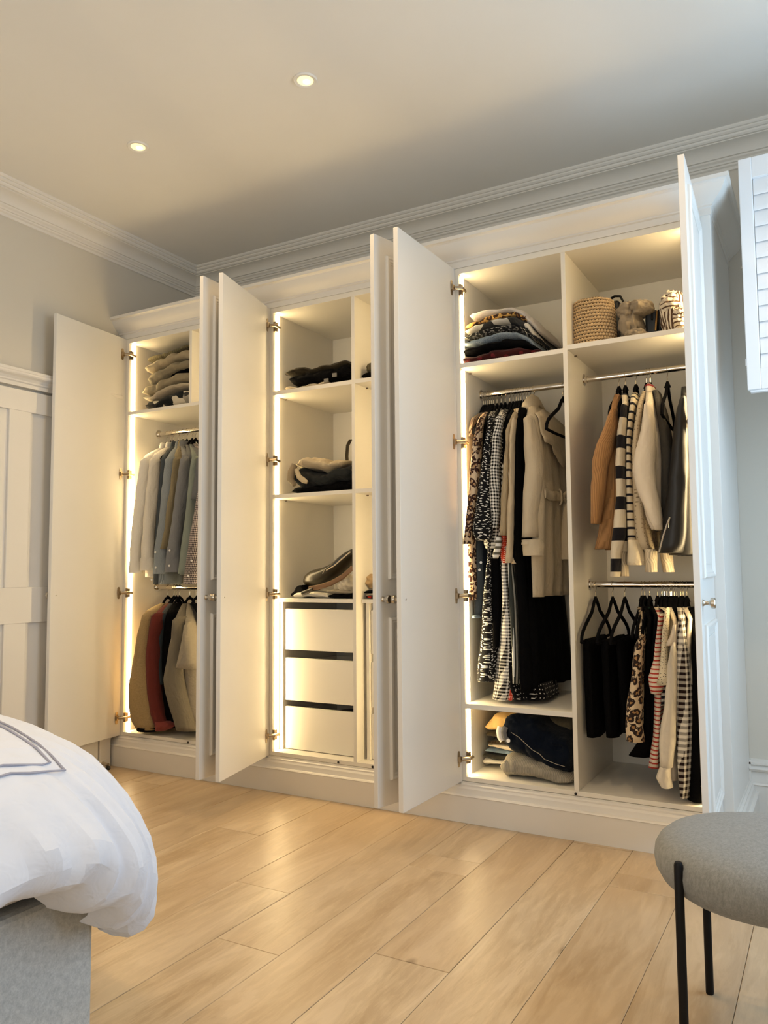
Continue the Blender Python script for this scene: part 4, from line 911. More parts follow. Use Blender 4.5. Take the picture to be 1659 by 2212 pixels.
# ---- right wardrobe, right bay, lower rail
HE = [-.8659,-.7953,-.7465,-.6784,-.6674,-.6475,-.617,-.6009,-.5902,-.5814,-.569,-.5637,-.5532,-.5444,-.5287,-.5201,-.5062]
for x, yw, lb in ((HE[0], -1.5, 'black velvet hanger nearest the divider, holding folded black trousers'), (HE[1], -4, 'second velvet hanger from the divider, holding black trousers'), (HE[2], -3, 'third velvet hanger from the divider, tilted above the black trousers')):
    hanger('E', x, yw, lb)
hangers('E', HE[3:], 'black velvet hanger with a metal hook crowded at the right of the lower rail', 'crowded hangers on the lower rail of the right bay', {0: 'leopard print blouse beside the trousers', 1: 'black biker jacket', 2: 'bottle green velvet dress', 3: 'cream top with red stripes', 4: 'cream broderie blouse', 7: 'cream ribbed blouse with frilled sleeve', 8: 'long off-white linen shirt', 11: 'long gingham dress in the right bay', 12: 'cream satin blouse', 13: 'rightmost long black dress'})
def trousers(x, lab, l0, y0, y1, zt, zb_, th, seed):
    R = []; UV = []
    zs = [zt+.006, zt+.002]+[zt-(zt-zb_)*k/16 for k in range(0, 17)]
    for i, z in enumerate(zs):
        d = max(0, (zt-z)/(zt-zb_)); r = []
        t = th*(.25 if i == 0 else .6 if i == 1 else 1+.3*d)
        for k in range(32):
            a = 2*pi*k/32; ca, sa = cos(a), sin(a)
            yy = (y0+y1)/2+(y1-y0)/2*math.copysign(abs(sa)**.35, sa)*(1-.06*d)+.008*nz(d*4, seed)
            xx = x+.012*d+t*math.copysign(abs(ca)**.7, ca)+.004*sin(sa*7+seed+d*3)
            r.append((xx, yy, z)); UV.append((yy, z))
        R.append(r)
    V, F = loft(R); g = mk('trousers', (V, F, UV), c_black, None, angle=180); fixn(g)
    return tag(g, lab, 'trousers')
trousers(HE[0], 'black trousers folded over the hanger nearest the divider', 0, .055, .36, .748, .372, .018, 1)
trousers(HE[1], 'black trousers folded over the second hanger from the divider', 0, .07, .40, .748, .375, .018, 2)
trousers(HE[2]+.004, 'black trousers folded over the third hanger from the divider', 0, .09, .40, .750, .395, .018, 5)
c_leo2 = cloth('leopard print blouse', (.66, .52, .34), 'leopard', .75, c2=(.022, .012, .010), sc=30, c3=(.33, .18, .07))
c_snake = cloth('snake print', (.55, .42, .30), 'leopard', .75, c2=(.03, .015, .012), sc=110, c3=(.2, .1, .07))
c_green = cloth('bottle green velvet', (.004, .014, .008), 'plain', .8)
c_redst = cloth('cream with red stripes', (.72, .62, .50), 'hstripe', .95, c2=(.42, .04, .03), sc=62, c3=.66)
c_broid = cloth('cream broderie', (.70, .62, .45), 'lace', .95, c2=(.05, .04, .03), sc=95)
c_offw = cloth('off white linen', (.66, .60, .50), 'plain', .9)
c_bws = cloth('black and white bold stripe', (.02, .02, .03), 'hstripe', .9, c2=(.75, .72, .66), sc=46)
garment('dress', 'snake print dress glimpsed behind the leopard blouse', 'dress', c_snake, 'E', [(.664,-.6955,.0125,.16),(.536,-.7192,.0179,.16),(.43,-.7404,.0216,.16)], yb=.4, seed=70)
garment('blouse', 'leopard print blouse hanging beside the black trousers', 'blouse', c_leo2, 'E', [(.766,-.648,.0137,.04),(.731,-.6594,.0206,.04),(.643,-.6691,.0207,.04),(.556,-.6744,.0301,.04),(.469,-.6814,.0343,.04),(.379,-.6791,.0394,.04)], hook=HE[3], seed=71, hwb=.025, fold=.007, sleeve=[(.761,-.645,.0119,0),(.7,-.6588,.017,0),(.613,-.6667,.0187,0),(.527,-.6779,.0272,0),(.441,-.6823,.0323,0),(.383,-.679,.0339,0)], sdy=.09)
garment('jacket', 'black biker jacket hanging right of the leopard blouse', 'jacket', c_black, 'E', [(.836,-.6153,.0086,.05),(.766,-.6244,.0119,.05),(.627,-.629,.0153,.05),(.488,-.6335,.0187,.05),(.384,-.6436,.0255,.05),(.312,-.6765,.0428,.05)], hook=HE[4]+.01, seed=72, hwb=.03)
garment('dress', 'bottle green velvet dress in shadow behind the striped tops', 'dress', c_green, 'E', [(.73,-.6159,.0119,.07),(.555,-.6267,.0136,.07),(.381,-.6375,.0154,.07)], hook=HE[5], seed=73)
garment('blouse', 'plain black blouse before the red striped top', 'blouse', c_black, 'E', [(.854,-.5944,.0085,.05),(.732,-.6018,.0119,.05),(.559,-.6126,.0135,.05),(.386,-.6233,.0151,.05)], hook=HE[5]+.015, seed=74)
garment('top', 'cream top with red stripes and a rolled sleeve', 'top', c_redst, 'E', [(.847,-.5741,.0084,.03),(.769,-.5817,.0101,.03),(.683,-.5896,.0151,.03),(.529,-.5931,.0133,.03),(.409,-.602,.0116,.03),(.323,-.6132,.0167,.03),(.285,-.6178,.0201,.03)], hook=HE[6], seed=75, sleeve=[(.844,-.5696,.0074,0),(.771,-.5794,.01,0),(.686,-.5881,.0158,0),(.621,-.596,.0282,0),(.597,-.5935,.0282,0),(.567,-.5961,.0199,0)], sdy=.09)
garment('top', 'black and white striped top, a short stretch below the red striped sleeve', 'top', c_bws, 'E', [(.597,-.5777,.0183,.04),(.562,-.5838,.0234,.04),(.517,-.5886,.0167,.04)], yb=.4, seed=76)
garment('blouse', 'cream broderie blouse with a flared sleeve', 'blouse', c_broid, 'E', [(.87,-.5483,.0082,.02),(.805,-.5555,.0099,.02),(.702,-.5622,.0132,.02),(.634,-.5629,.0181,.02)], hook=HE[7], seed=77, sleeve=[(.868,-.5456,.0073,-.01),(.79,-.5539,.0098,-.01),(.688,-.5606,.0131,-.01),(.634,-.5641,.0213,-.01),(.604,-.5659,.0287,-.01)], sdy=.08)
garment('blouse', 'cream ribbed blouse with a frilled cap sleeve', 'blouse', c_cream, 'E', [(.826,-.5227,.0091,.03),(.779,-.5301,.0115,.03),(.737,-.5348,.0148,.03),(.668,-.5404,.0148,.03)], hook=HE[10], seed=78, sleeve=[(.825,-.5169,.0081,-.01),(.781,-.5249,.013,-.01),(.748,-.5358,.0212,-.01)], sdy=.09)
garment('shirt', 'long off-white linen shirt with a wide cuff, left of the gingham dress', 'shirt', c_offw, 'E', [(.748,-.5277,.0097,0),(.672,-.5352,.0147,0),(.537,-.5447,.0196,0),(.419,-.5568,.0277,0),(.335,-.5613,.0326,0),(.252,-.5593,.0342,0)], hook=HE[11], seed=79, hwb=.03, sleeve=[(.742,-.5237,.0089,-.03),(.658,-.5322,.0161,-.03),(.525,-.5416,.0209,-.03),(.407,-.5568,.029,-.03),(.308,-.5634,.0226,-.03)], sdy=.08, cuff=[(.309,-.5657,.0193,-.035),(.268,-.5751,.0276,-.035),(.237,-.5633,.0209,-.035)])
garment('dress', 'long gingham dress with a striped collar in the right bay', 'dress', c_ging2, 'E', [(.842,-.4937,.0096,-.01),(.792,-.4963,.0169,-.01),(.725,-.4954,.0233,-.01),(.608,-.4955,.0287,-.01),(.475,-.4978,.0295,-.01),(.343,-.5048,.0255,-.01),(.244,-.5067,.0175,-.01),(.199,-.5075,.0103,-.01)], hook=HE[14], seed=80, hwb=.03, fold=.006)
garment('blouse', 'cream satin blouse squeezed right of the gingham dress', 'blouse', c_cream, 'E', [(.841,-.4694,.0081,.03),(.79,-.476,.0097,.03),(.705,-.4822,.0096,.03),(.605,-.4729,.0096,.03)], hook=HE[15]+.01, seed=81)
garment('dress', 'long black dress, rightmost on the lower rail of the right bay', 'dress', c_black, 'E', [(.776,-.4402,.0159,0),(.643,-.445,.019,0),(.478,-.451,.0221,0),(.313,-.46,.0283,0),(.185,-.4678,.0315,0)], hook=HE[16]+.02, seed=82, hwb=.04)

# ------------------------------------------------------------------ folded things
def folded(name, label, cat, mat, rows, yf, yb, lay=2, seed=0, zmin=None, group=None, rough=.006, parent=None, ends=.5):
    rows = sorted(rows); R = []; UV = []; x0, x1 = rows[0][0], rows[-1][0]
    n = max(10, int((x1-x0)/.008)); m = 44
    st = [x0-(x1-x0)*.0]+[x0+(x1-x0)*k/n for k in range(n+1)]
    for i in range(n+1):
        x = x0+(x1-x0)*i/n
        for a, b in zip(rows, rows[1:]):
            if a[0]-1e-9 <= x <= b[0]+1e-9:
                t = (x-a[0])/max(1e-6, b[0]-a[0]); t = .5*t+.5*t*t*(3-2*t); zb_, zt = a[1]+(b[1]-a[1])*t, a[2]+(b[2]-a[2])*t; break
        if zmin is not None: zb_ = max(zb_, zmin); zt = max(zt, zb_+.006)
        e = min(i, n-i)/n; k_ = min(1, .25+(e/.06)**.6*.75) if e < .06 else 1
        hz = (zt-zb_)/2*k_; cz = (zt+zb_)/2; cy = (yf+yb)/2; hy = (yb-yf)/2*(1-.12*(1-k_))
        r = []; u = 0; pr = None
        for k in range(m):
            a = 2*pi*k/m+pi; c, s = cos(a), sin(a)
            y = cy-hy*math.copysign(abs(c)**.45, c); z = cz+hz*math.copysign(abs(s)**.6, s)
            if c > .3:   # front edge: layered folds
                ph = (z-cz)/max(hz, 1e-4); y += .010*(abs(sin((ph+1)*pi/2*lay))**.5-1)*-1*-.9
            nn = nz(x*16, y*9+seed, z*22); cr_ = max(0, 1-abs(nz(x*11+z*18, y*8+seed, z*9-x*5))*3.2)**2; z += rough*nn*1.3; y += rough*1.1*cr_*(1 if c > 0 else 0); z -= rough*.8*cr_*(1 if s > 0 else 0); y += rough*1.5*nz(x*12+5, z*40, seed)
            q = (x+rough*.6*nz(y*20, z*20, seed), y, z if zmin is None else max(z, zmin)); r.append(q)
            if pr: u += (Vector(q)-Vector(pr)).length
            pr = q; UV.append((x, u))
        R.append(r)
    V, F = loft(R); g = mk(name, (V, F, UV), mat, parent, angle=180); fixn(g)
    if parent is None: tag(g, label, cat, group)
    return g
S3, S3R, S2a, S2b, S2c, S1, SB = 1.922, 1.933, 1.922, 1.409, .904, 1.929, IZ0
f_sage = cloth('olive rib knit', (.13, .11, .06), 'rib', .98, sc=.4)
f_tan = cloth('sand sweat', (.36, .30, .20), 'plain', .98)
f_gb = cloth('taupe sweat', (.20, .165, .105), 'heather', .98, c2=(.28, .24, .16))
f_crm = cloth('cream jersey', (.55, .47, .34), 'plain', .95)
def put(a, *k, **kw): return folded(a, *k, **kw)
folded('folded_jumper', 'olive ribbed jumper, topmost of the pile in the left wardrobe', 'jumper', f_sage, [(-3.3509,2.2257,2.2499),(-3.2892,2.2278,2.2679),(-3.2178,2.2388,2.2707),(-3.1265,2.2467,2.2782),(-3.0236,2.2628,2.2992)], .10, .45, 1, 1)
folded('folded_sweatshirt', 'sand sweatshirt, second from the top in the left wardrobe pile', 'sweatshirt', f_tan, [(-3.3184,2.1538,2.2016),(-3.2717,2.1581,2.2109),(-3.201,2.1747,2.2272),(-3.1141,2.1938,2.251),(-3.0286,2.1946,2.2512),(-2.9713,2.189,2.2452)], .06, .42, 2, 2)
folded('folded_sweatshirt', 'taupe sweatshirt with ribbed cuff in the middle of the left wardrobe pile', 'sweatshirt', f_gb, [(-3.299,2.0826,2.1513),(-3.2594,2.0724,2.1619),(-3.1996,2.0962,2.1747),(-3.1131,2.1316,2.1938),(-3.0279,2.1458,2.1972),(-2.9707,2.143,2.1915)], .06, .42, 2, 3)
folded('folded_trousers', 'black folded trousers between two taupe sweatshirts in the left pile', 'trousers', c_black, [(-3.2763,2.0859,2.1018),(-3.2124,2.0988,2.141),(-3.1252,2.1189,2.1502),(-2.9987,2.1228,2.1588)], .09, .42, 1, 4)
folded('folded_sweatshirt', 'grey-beige sweatshirt bulging over a cream top in the left pile', 'sweatshirt', f_gb, [(-3.338,2.0327,2.0644),(-3.2944,2.017,2.0854),(-3.2234,2.0242,2.0921),(-3.1538,2.052,2.1142),(-3.068,2.0669,2.1286),(-2.9602,2.0633,2.1141)], .05, .42, 1, 5)
folded('folded_blouse', 'cream top, second from the bottom of the left wardrobe pile', 'top', f_crm, [(-3.3228,1.9993,2.0336),(-3.2582,1.9918,2.0206),(-3.1707,2.0179,2.049),(-3.0846,2.0383,2.064),(-2.9598,2.033,2.0633)], .05, .42, 2, 6)
folded('folded_t_shirt', 'crumpled black T-shirt with white print at the bottom of the left pile', 't-shirt', cloth('black tee print', (.008, .010, .012), 'patch', .9, c2=(.55, .5, .4), sc=26), [(-3.3003,1.9426,1.9897),(-3.2115,1.9328,1.9898),(-3.1245,1.9283,2.0208),(-3.0392,1.9291,2.0308),(-2.949,1.929,2.0247)], .04, .42, 2, 7, zmin=S1+.001)
# middle wardrobe, top shelf
folded('folded_jacket', 'black and brown waxed jacket folded on the top shelf, middle wardrobe', 'jacket', cloth('waxed olive black', (.022, .017, .009), 'plain', .7), [(-2.3398,2.0165,2.0306),(-2.3056,2.0026,2.0447),(-2.2632,1.9971,2.0436),(-2.2214,2.0008,2.0424),(-2.1854,2.0006,2.026),(-2.1253,2.0018,2.0406),(-2.0317,1.9937,2.0388),(-1.987,1.9966,2.046),(-1.9505,2.0006,2.0274)], .05, .42, 2, 8)
folded('folded_trousers', 'black trousers with small grey tags under the waxed jacket', 'trousers', c_black, [(-2.3066,1.9587,2.0053),(-2.256,1.9431,2.0079),(-2.0918,1.9452,2.0087),(-1.973,1.9501,2.0282),(-1.9394,1.9479,2.0012)], .04, .42, 2, 9, zmin=S2a+.016)
for p in (((-2.0717,.03,1.9451)), ((-2.024,.03,1.9658))):
    x, y, z = p; mk('label_tag', box(x-.012, x+.012, y-.004, y+.002, z-.009, z+.009), cloth('grey tag', (.2, .19, .17)), [o for o in C.objects if o.name == 'folded_trousers.001'][0])
folded('folded_blouse', 'cream edged garment at the base of the black pile, middle wardrobe', 'top', f_crm, [(-2.3313,1.9328,1.9421),(-2.2945,1.9283,1.9515),(-2.2524,1.9231,1.9439),(-2.1153,1.929,1.9472),(-2.0724,1.9372,1.9462)], .035, .40, 1, 10, zmin=S2a+.001)
folded('folded_jumper', 'dark garment just showing on the top shelf right of the middle divider', 'jumper', c_black, [(-1.8919,1.9394,1.9571),(-1.864,1.9358,1.9666),(-1.8238,1.9349,1.9656)], .05, .42, 1, 11, zmin=S2a+.001)
folded('folded_jumper', 'ribbed taupe jumper above the dark one, right of the middle divider', 'jumper', f_sage, [(-1.8688,1.9629,1.9938),(-1.8512,1.9605,2.0134),(-1.8235,1.9612,2.0182)], .05, .42, 1, 12)
# middle wardrobe, second shelf
folded('folded_trousers', 'black trousers at the base of the pile on the middle shelf', 'trousers', c_black, [(-2.2978,1.4146,1.4373),(-2.2561,1.4122,1.4485),(-2.0936,1.4075,1.4519),(-1.9428,1.4076,1.4729)], .04, .42, 2, 13, zmin=S2b+.001)
folded('folded_jacket', 'charcoal padded jacket in the pile on the middle shelf', 'jacket', cloth('charcoal shell', (.02, .022, .022), 'plain', .7), [(-2.2746,1.4401,1.5402),(-2.2387,1.4334,1.5511),(-2.184,1.4391,1.529),(-2.1167,1.4395,1.5063),(-2.0506,1.4443,1.5194),(-1.9984,1.4542,1.5332),(-1.9394,1.4591,1.5463)], .035, .42, 3, 14, rough=.010)
fj = folded('folded_hoodie', 'pale sand hoodie draped over the charcoal jacket', 'hoodie', cloth('pale sand cotton', (.50, .42, .29), 'plain', .95), [(-2.2728,1.5314,1.5588),(-2.2422,1.5383,1.5838),(-2.1874,1.5253,1.5931),(-2.1199,1.5116,1.5742),(-2.0668,1.5167,1.5656),(-2.0143,1.5306,1.5703),(-1.9754,1.5365,1.5628)], .04, .42, 2, 15, rough=.014)
mk('sleeve', tube([(-2.2599,.03,1.5522), (-2.2692,.02,1.5154), (-2.2748,.02,1.4795), (-2.2526,.02,1.451)], [.02, .024, .022, .014], 14, flat=(1, .7)), cloth('taupe cotton', (.30, .24, .16), 'plain', .95), fj)
mk('sleeve', tube([(-2.238,.015,1.5262), (-2.2179,.01,1.4883), (-2.1907,.01,1.4686), (-2.1726,.015,1.459)], [.010, .013, .014, .008], 14), cloth('pale sand cotton b', (.52, .44, .3), 'plain', .95), fj)
bg = thing('backpack', 'dark brown leather backpack with an upright strap on the middle shelf', 'bag', (-2.0062,.15,1.4207))
mk('bag_body', box(*[(-2.0189,.12,1.4188)[0], (-2.0189,.12,1.4188)[0]+.10], .14, .40, S2b+.002, S2b+.13), leather('brown leather', (.022, .014, .009)), bg, bev=.02, smooth=False)
mk('strap', tube([(-2.0167,.13,1.5319), (-2.0216,.13,1.5887), (-2.016,.13,1.6402), (-2,.13,1.6636), (-1.9712,.13,1.6633)], .014, 8, flat=(1, .35)), leather('dark strap', (.05, .038, .022)), bg)
# middle wardrobe, third shelf
lb = thing('leather_bag', 'black leather bag with a silver zip slumped on the drawers shelf', 'bag', (-2.2028,.2,.9281))
c_blea = leather('bag leather', (.018, .015, .008), .33)
def bagbody():
    P = [((-2.2809,.16,.9929), .022, .05), ((-2.2529,.16,1.002), .042, .07), ((-2.1757,.16,1.0063), .046, .09), ((-2.1143,.17,1.0307), .045, .10), ((-2.0669,.18,1.0753), .044, .10), ((-2.034,.2,1.1043), .04, .10), ((-1.9732,.2,1.1302), .03, .09)]
    R = []; UV = []
    for (c, hz, hy) in P:
        r = []
        for k in range(28):
            a = 2*pi*k/28; r.append((c[0]+.012*sin(a), c[1]+hy*cos(a)*.8, c[2]+hz*math.copysign(abs(sin(a))**.8, sin(a)))); UV.append((k*.01, c[0]))
        R.append(r)
    V, F = loft(R); return V, F, UV
_b = fixn(mk('bag_body', bagbody(), c_blea, lb, angle=180)); m_ = _b.modifiers.new('s', 'SUBSURF'); m_.levels = m_.render_levels = 1
mk('zip', tube([(-2.1051,.075,1.0377), (-2.0634,.08,1.0593), (-2.0226,.09,1.094), (-1.9847,.1,1.1242)], .003, 6), M_chrome, lb)
mk('zip_pull', tube([(-2.1017,.062,1.0465), (-2.1163,.06,1.0224)], .0045, 8, flat=(1, .5)), M_chrome, lb)
mk('brown_strap', tube([(-2.1872,.05,.9499), (-2.1283,.05,.9589), (-2.0657,.055,.9764), (-2.0039,.06,1.0066), (-1.9536,.07,1.0495)], .012, 8, flat=(.6, 1)), leather('tan strap', (.16, .085, .04)), lb)
mk('strap_buckle', tube([(-2.2243,.045,.9278), (-2.1945,.045,.9368), (-2.1622,.045,.9479)], [.010, .011, .010], 10), c_blea, lb)
folded('crumpled_t_shirt', 'white T-shirt lying crumpled under the bag strap', 't-shirt', cloth('bright white', (.74, .70, .60), 'plain', .9), [(-2.2928,.9067,.9224),(-2.2652,.907,.9405),(-2.2024,.9075,.9319),(-2.1087,.9062,.9237),(-2.0772,.9043,.9152)], .055, .36, 2, 16, zmin=S2c+.001, rough=.007)
folded('folded_jeans', 'black jeans edge at the front right of the drawers shelf', 'jeans', c_black, [(-2.1001,.9042,.9173),(-2.066,.9046,.9263),(-1.9503,.9035,.9292)], .055, .34, 1, 17, zmin=S2c+.001)
folded('scarf', 'black scarf bunched at the left of the drawers shelf', 'scarf', c_black, [(-2.3418,.9073,.9209),(-2.3108,.9121,.9574),(-2.2774,.9214,.9711),(-2.2497,.917,.9396)], .10, .26, 1, 18, zmin=S2c+.001)
folded('folded_blouse', 'grey folded top beneath the white cloth pouch', 'top', c_marl2, [(-2.1048,.9234,.9454),(-2.0367,.9239,.95),(-1.9595,.9244,.9459)], .07, .34, 2, 19)
def blob(name, label, cat, mat, c, rx, ry, rz, seed=0, amp=.12, fr=2.2, parent=None, sq=1, wr=.10):
    V, F, UV = [], [], []; n, m = 72, 40
    for j in range(m+1):
        t = pi*j/m
        for k in range(n):
            a = 2*pi*k/n; d = Vector((sin(t)*cos(a), sin(t)*sin(a), cos(t)))
            w = 1+amp*nz(d.x*fr+seed, d.y*fr, d.z*fr)+amp*.5*abs(nz(d.x*fr*2.3, d.y*fr*2.3+seed, d.z*fr*2.3))
            w += wr*(abs(nz(d.x*5+seed, d.y*5+seed*2, d.z*1.6))**.6)*1.2-wr*.4
            V.append((c[0]+rx*d.x*w, c[1]+ry*d.y*w, c[2]+max(-rz*.95, rz*math.copysign(abs(d.z)**sq, d.z)*w))); UV.append((a*rx, t*rz))
    for j in range(m):
        for k in range(n):
            a = j*n+k; b = j*n+(k+1) % n; F.append((a, b, b+n, a+n))
    g = mk(name, (V, F, UV), mat, parent, angle=180); fixn(g)
    if parent is None: tag(g, label, cat)
    return g
blob('cloth_pouch', 'round white crumpled cloth pouch against the middle divider', 'pouch', cloth('white pouch', (.62, .56, .44), 'plain', .9), (-2.0111,.12,.9709), .040, .06, .045, 3, .25, 2.6)
folded('folded_jeans', 'black folded jeans with red cloth below, right of the middle divider', 'jeans', c_black, [(-1.8873,.9296,.9423),(-1.8354,.9341,.9552)], .055, .34, 1, 20)
folded('folded_blouse', 'grey and white folded top on the drawers shelf right of the divider', 'top', c_marl2, [(-1.88,.919,.9318),(-1.8355,.9215,.9362)], .055, .34, 1, 21)
folded('folded_t_shirt', 'red and black folded T-shirt at the base, right of the middle divider', 't-shirt', cloth('red black', (.02, .01, .01), 'vstripe', .9, c2=(.35, .02, .01), sc=26), [(-1.8801,.9042,.9212),(-1.8356,.9046,.9236)], .055, .34, 1, 22, zmin=S2c+.001)
blob('cloth_bundle', 'tan crumpled cloth bundle right of the middle divider', 'cloth', cloth('tan cloth', (.40, .28, .15), 'plain', .9), (-1.8923,.14,.9836), .036, .05, .034, 7, .25)
blob('flat_cap', 'black cap behind the tan bundle in the middle wardrobe', 'cap', c_black, (-1.9431,.24,1.009), .05, .05, .035, 9, .1)
# right wardrobe, top shelf, left bay
folded('folded_shirt', 'pale grey shirts, topmost of the pile in the right wardrobe', 'shirt', cloth('pale grey shirt', (.56, .52, .48), 'plain', .85), [(-1.3406,2.1215,2.1733),(-1.3033,2.1277,2.1689),(-1.2384,2.1331,2.1637),(-1.1748,2.1344,2.1586),(-1.1436,2.129,2.1571),(-1.103,2.0939,2.1378),(-1.0631,2.0553,2.1029),(-1.0278,2.0139,2.0513)], .06, .42, 2, 31)
folded('folded_scarf', 'leopard print scarf below the pale grey shirts', 'scarf', cloth('amber leopard', (.52, .30, .08), 'leopard', .8, c2=(.03, .012, .006), sc=34, c3=(.2, .08, .02)), [(-1.3655,2.0897,2.1104),(-1.3215,2.0949,2.1155),(-1.2564,2.1047,2.1271),(-1.1925,2.1102,2.1345),(-1.13,2.1077,2.1317),(-1.0794,2.0751,2.1069),(-1.0657,2.053,2.0807)], .05, .42, 1, 32)
folded('folded_shirt', 'black, white and grey patchwork shirt below the leopard scarf', 'shirt', cloth('patchwork', (.62, .58, .50), 'patch', .9, c2=(.06, .06, .055), sc=13), [(-1.3572,2.0622,2.0869),(-1.3088,2.075,2.0996),(-1.2547,2.0826,2.1091),(-1.1806,2.0826,2.1168),(-1.1289,2.074,2.1059),(-1.0785,2.0378,2.0814),(-1.0392,1.9921,2.0314)], .045, .42, 2, 33)
folded('folded_shirt', 'black shirt with small white lines in the middle of the pile', 'shirt', cloth('black fine print', (.010, .010, .010), 'dash', .9, c2=(.45, .42, .36), sc=150), [(-1.3686,2.0371,2.0557),(-1.3202,2.0481,2.0686),(-1.234,2.0548,2.0812),(-1.1605,2.0471,2.0791),(-1.0991,2.0292,2.0649),(-1.0494,1.9858,2.0251)], .045, .42, 2, 34)
folded('folded_shirt', 'blue paisley shirt in the pile in the right wardrobe', 'shirt', cloth('blue paisley', (.13, .18, .24), 'paisley', .85, c2=(.34, .39, .43)), [(-1.3692,2.0049,2.0296),(-1.3297,2.0052,2.04),(-1.2648,2.0116,2.0461),(-1.1906,2.0163,2.0464),(-1.1181,2.011,2.0388),(-1.078,1.985,2.0244),(-1.0386,1.9475,1.9788)], .04, .42, 2, 35)
folded('folded_jumper', 'black jumper between the blue paisley shirt and dark red shirt', 'jumper', c_black, [(-1.3831,1.9625,2.0016),(-1.3391,1.9664,2.0052),(-1.2528,1.9741,2.0104),(-1.1686,1.9776,2.0135),(-1.0869,1.9613,2.0007),(-1.0173,1.9353,1.9547)], .035, .42, 2, 36)
folded('folded_shirt', 'dark red shirt at the bottom of the pile in the right wardrobe', 'shirt', cloth('dark red', (.035, .004, .004), 'dots', .9, c2=(.11, .010, .014), sc=18, c3=.18), [(-1.3772,1.9214,1.9665),(-1.3161,1.9211,1.9658),(-1.2305,1.9253,1.9714),(-1.147,1.9294,1.973),(-1.0858,1.9284,1.9677),(-1.002,1.9279,1.9473)], .03, .42, 2, 37, zmin=S3+.001)
# right wardrobe, top shelf, right bay : basket and bags
def basket():
    c0 = (-.8217,.17,1.9746); cx, cy = c0[0], .155; zb_ = S3R+.001; zt = (-.7865,.09,2.1414)[2]; H = zt-zb_
    rows, cols = 15, 40; nu, nv = cols*8, rows*8; V, F = [], []; HO = []
    for j in range(nv+1):
        t = j/nv; R0 = .088+.004*sin(t*pi)-.006*t; R0 *= (1 if t < .93 else sqrt(max(0.02, 1-((t-.93)/.075)**2*.25)))
        for k in range(nu):
            a = 2*pi*k/nu; row = t*rows; ph = row-floor(row); cph = k/8+.5*(int(row) % 2); cp = cph-floor(cph)
            rr = R0+.0035*sin(pi*ph)**.7+.0018*sin(2*pi*cp)+.0008*nz(a*20, t*40)
            hole = math.exp(-((ph-.88)/.27)**2-((cp-.5)/.30)**2)+math.exp(-((ph+.12)/.27)**2-((cp-.5)/.30)**2)
            rr -= .006*min(1, hole*1.3); HO.append(hole)
            V.append((cx+rr*cos(a)*(1+.04*nz(a, 3)), cy+rr*sin(a)*.95, zb_+H*t+.003*nz(a*2, 7)*t))
    for j in range(nv):
        for k in range(nu):
            a = j*nu+k; b = j*nu+(k+1) % nu
            if (HO[a]+HO[b]+HO[a+nu]+HO[b+nu])/4 < .48: F.append((a, b, b+nu, a+nu))
    F.append(tuple(nv*nu+k for k in range(nu))); F.append(tuple(range(nu))[::-1])
    return V, F
def straw():
    t = NT('straw'); o = t.obj(); nn = t.noise(o, 240, 3); return t.out(t.mix(nn, (.34, .22, .11), (.72, .53, .30)), .8, nn, .4, .001)
tag(mk('straw_basket', basket(), straw(), angle=180), 'crocheted natural straw basket on the top shelf of the right bay', 'basket')
hb = thing('handbag', 'black handbag standing behind the straw basket', 'bag', (-.7591,.32,2.0536))
mk('bag_body', box((-.7869,.3,2.0833)[0], (-.7382,.3,2.0752)[0], .26, .40, S3R+.001, (-.7462,.28,2.1719)[2]), c_lea, hb, bev=.012, smooth=False)
mk('handle', tube([(-.7773,.29,2.1907), (-.7614,.29,2.198), (-.7381,.29,2.1937), (-.7236,.29,2.1607), (-.7321,.29,2.136)], .010, 10, flat=(1, .5)), c_lea, hb)
lin = cloth('taupe linen', (.29, .235, .165), 'plain', .92)
db = thing('dust_bag', 'taupe linen drawstring bag slumped over itself on the top shelf', 'bag', (-.6571,.15,1.9826))
_c = (-.6663,.13,2.0169)
blob('bag_body', '', '', lin, (_c[0], .15, _c[2]), .044, .07, .076, 12, .26, 2.2, parent=db, wr=.16)
_c = (-.6241,.11,2.0724)
blob('bag_flop', '', '', lin, (_c[0], .13, _c[2]), .046, .07, .030, 15, .25, 1.8, parent=db, sq=.8, wr=.10)
_c = (-.6763,.1,2.071)
blob('bag_shoulder', '', '', lin, (_c[0], .13, _c[2]-.004), .040, .06, .036, 17, .25, 2.0, parent=db, wr=.10)
_c = (-.6368,.07,1.9732)
blob('bag_knot', '', '', lin, (_c[0], .085, S3R+.024), .040, .03, .022, 19, .3, 2.6, parent=db, wr=.2)
_c = (-.7049,.1,1.9694)
blob('bag_corner', '', '', lin, (_c[0], .12, S3R+.014), .045, .05, .012, 18, .25, 2.0, parent=db)
bb = thing('structured_bag', 'small black bag with a gold zip edge beside the striped bag', 'bag', (-.593,.2,2.0239))
mk('bag_body', box((-.6138,.16,2.0355)[0], (-.5656,.16,2.0274)[0], .15, .30, S3R+.001, (-.5929,.16,2.0682)[2]), leather('navy leather', (.010, .013, .016)), bb, bev=.010, smooth=False)
mk('handle', tube([(-.6055,.15,2.0656), (-.6032,.15,2.0785), (-.5923,.15,2.0823), (-.5836,.15,2.0732), (-.586,.15,2.0546), (-.5851,.14,2.0251)], .0035, 8), c_lea, bb)
mk('gold_zip', tube([(-.5653,.145,2.059), (-.5683,.145,2.0237), (-.5733,.145,1.9792)], .004, 8), metal('gold zip', (.7, .42, .16), .3), bb)
mk('bag_gusset', box((-.5638,.16,2.0271)[0], (-.5497,.16,2.0247)[0], .15, .28, S3R+.001, (-.5554,.16,2.0673)[2]), c_lea, bb, bev=.008, smooth=False)
sb_ = thing('striped_bag', 'cream bag with thin brown stripes, rightmost on the top shelf', 'bag', (-.5137,.15,1.9971))
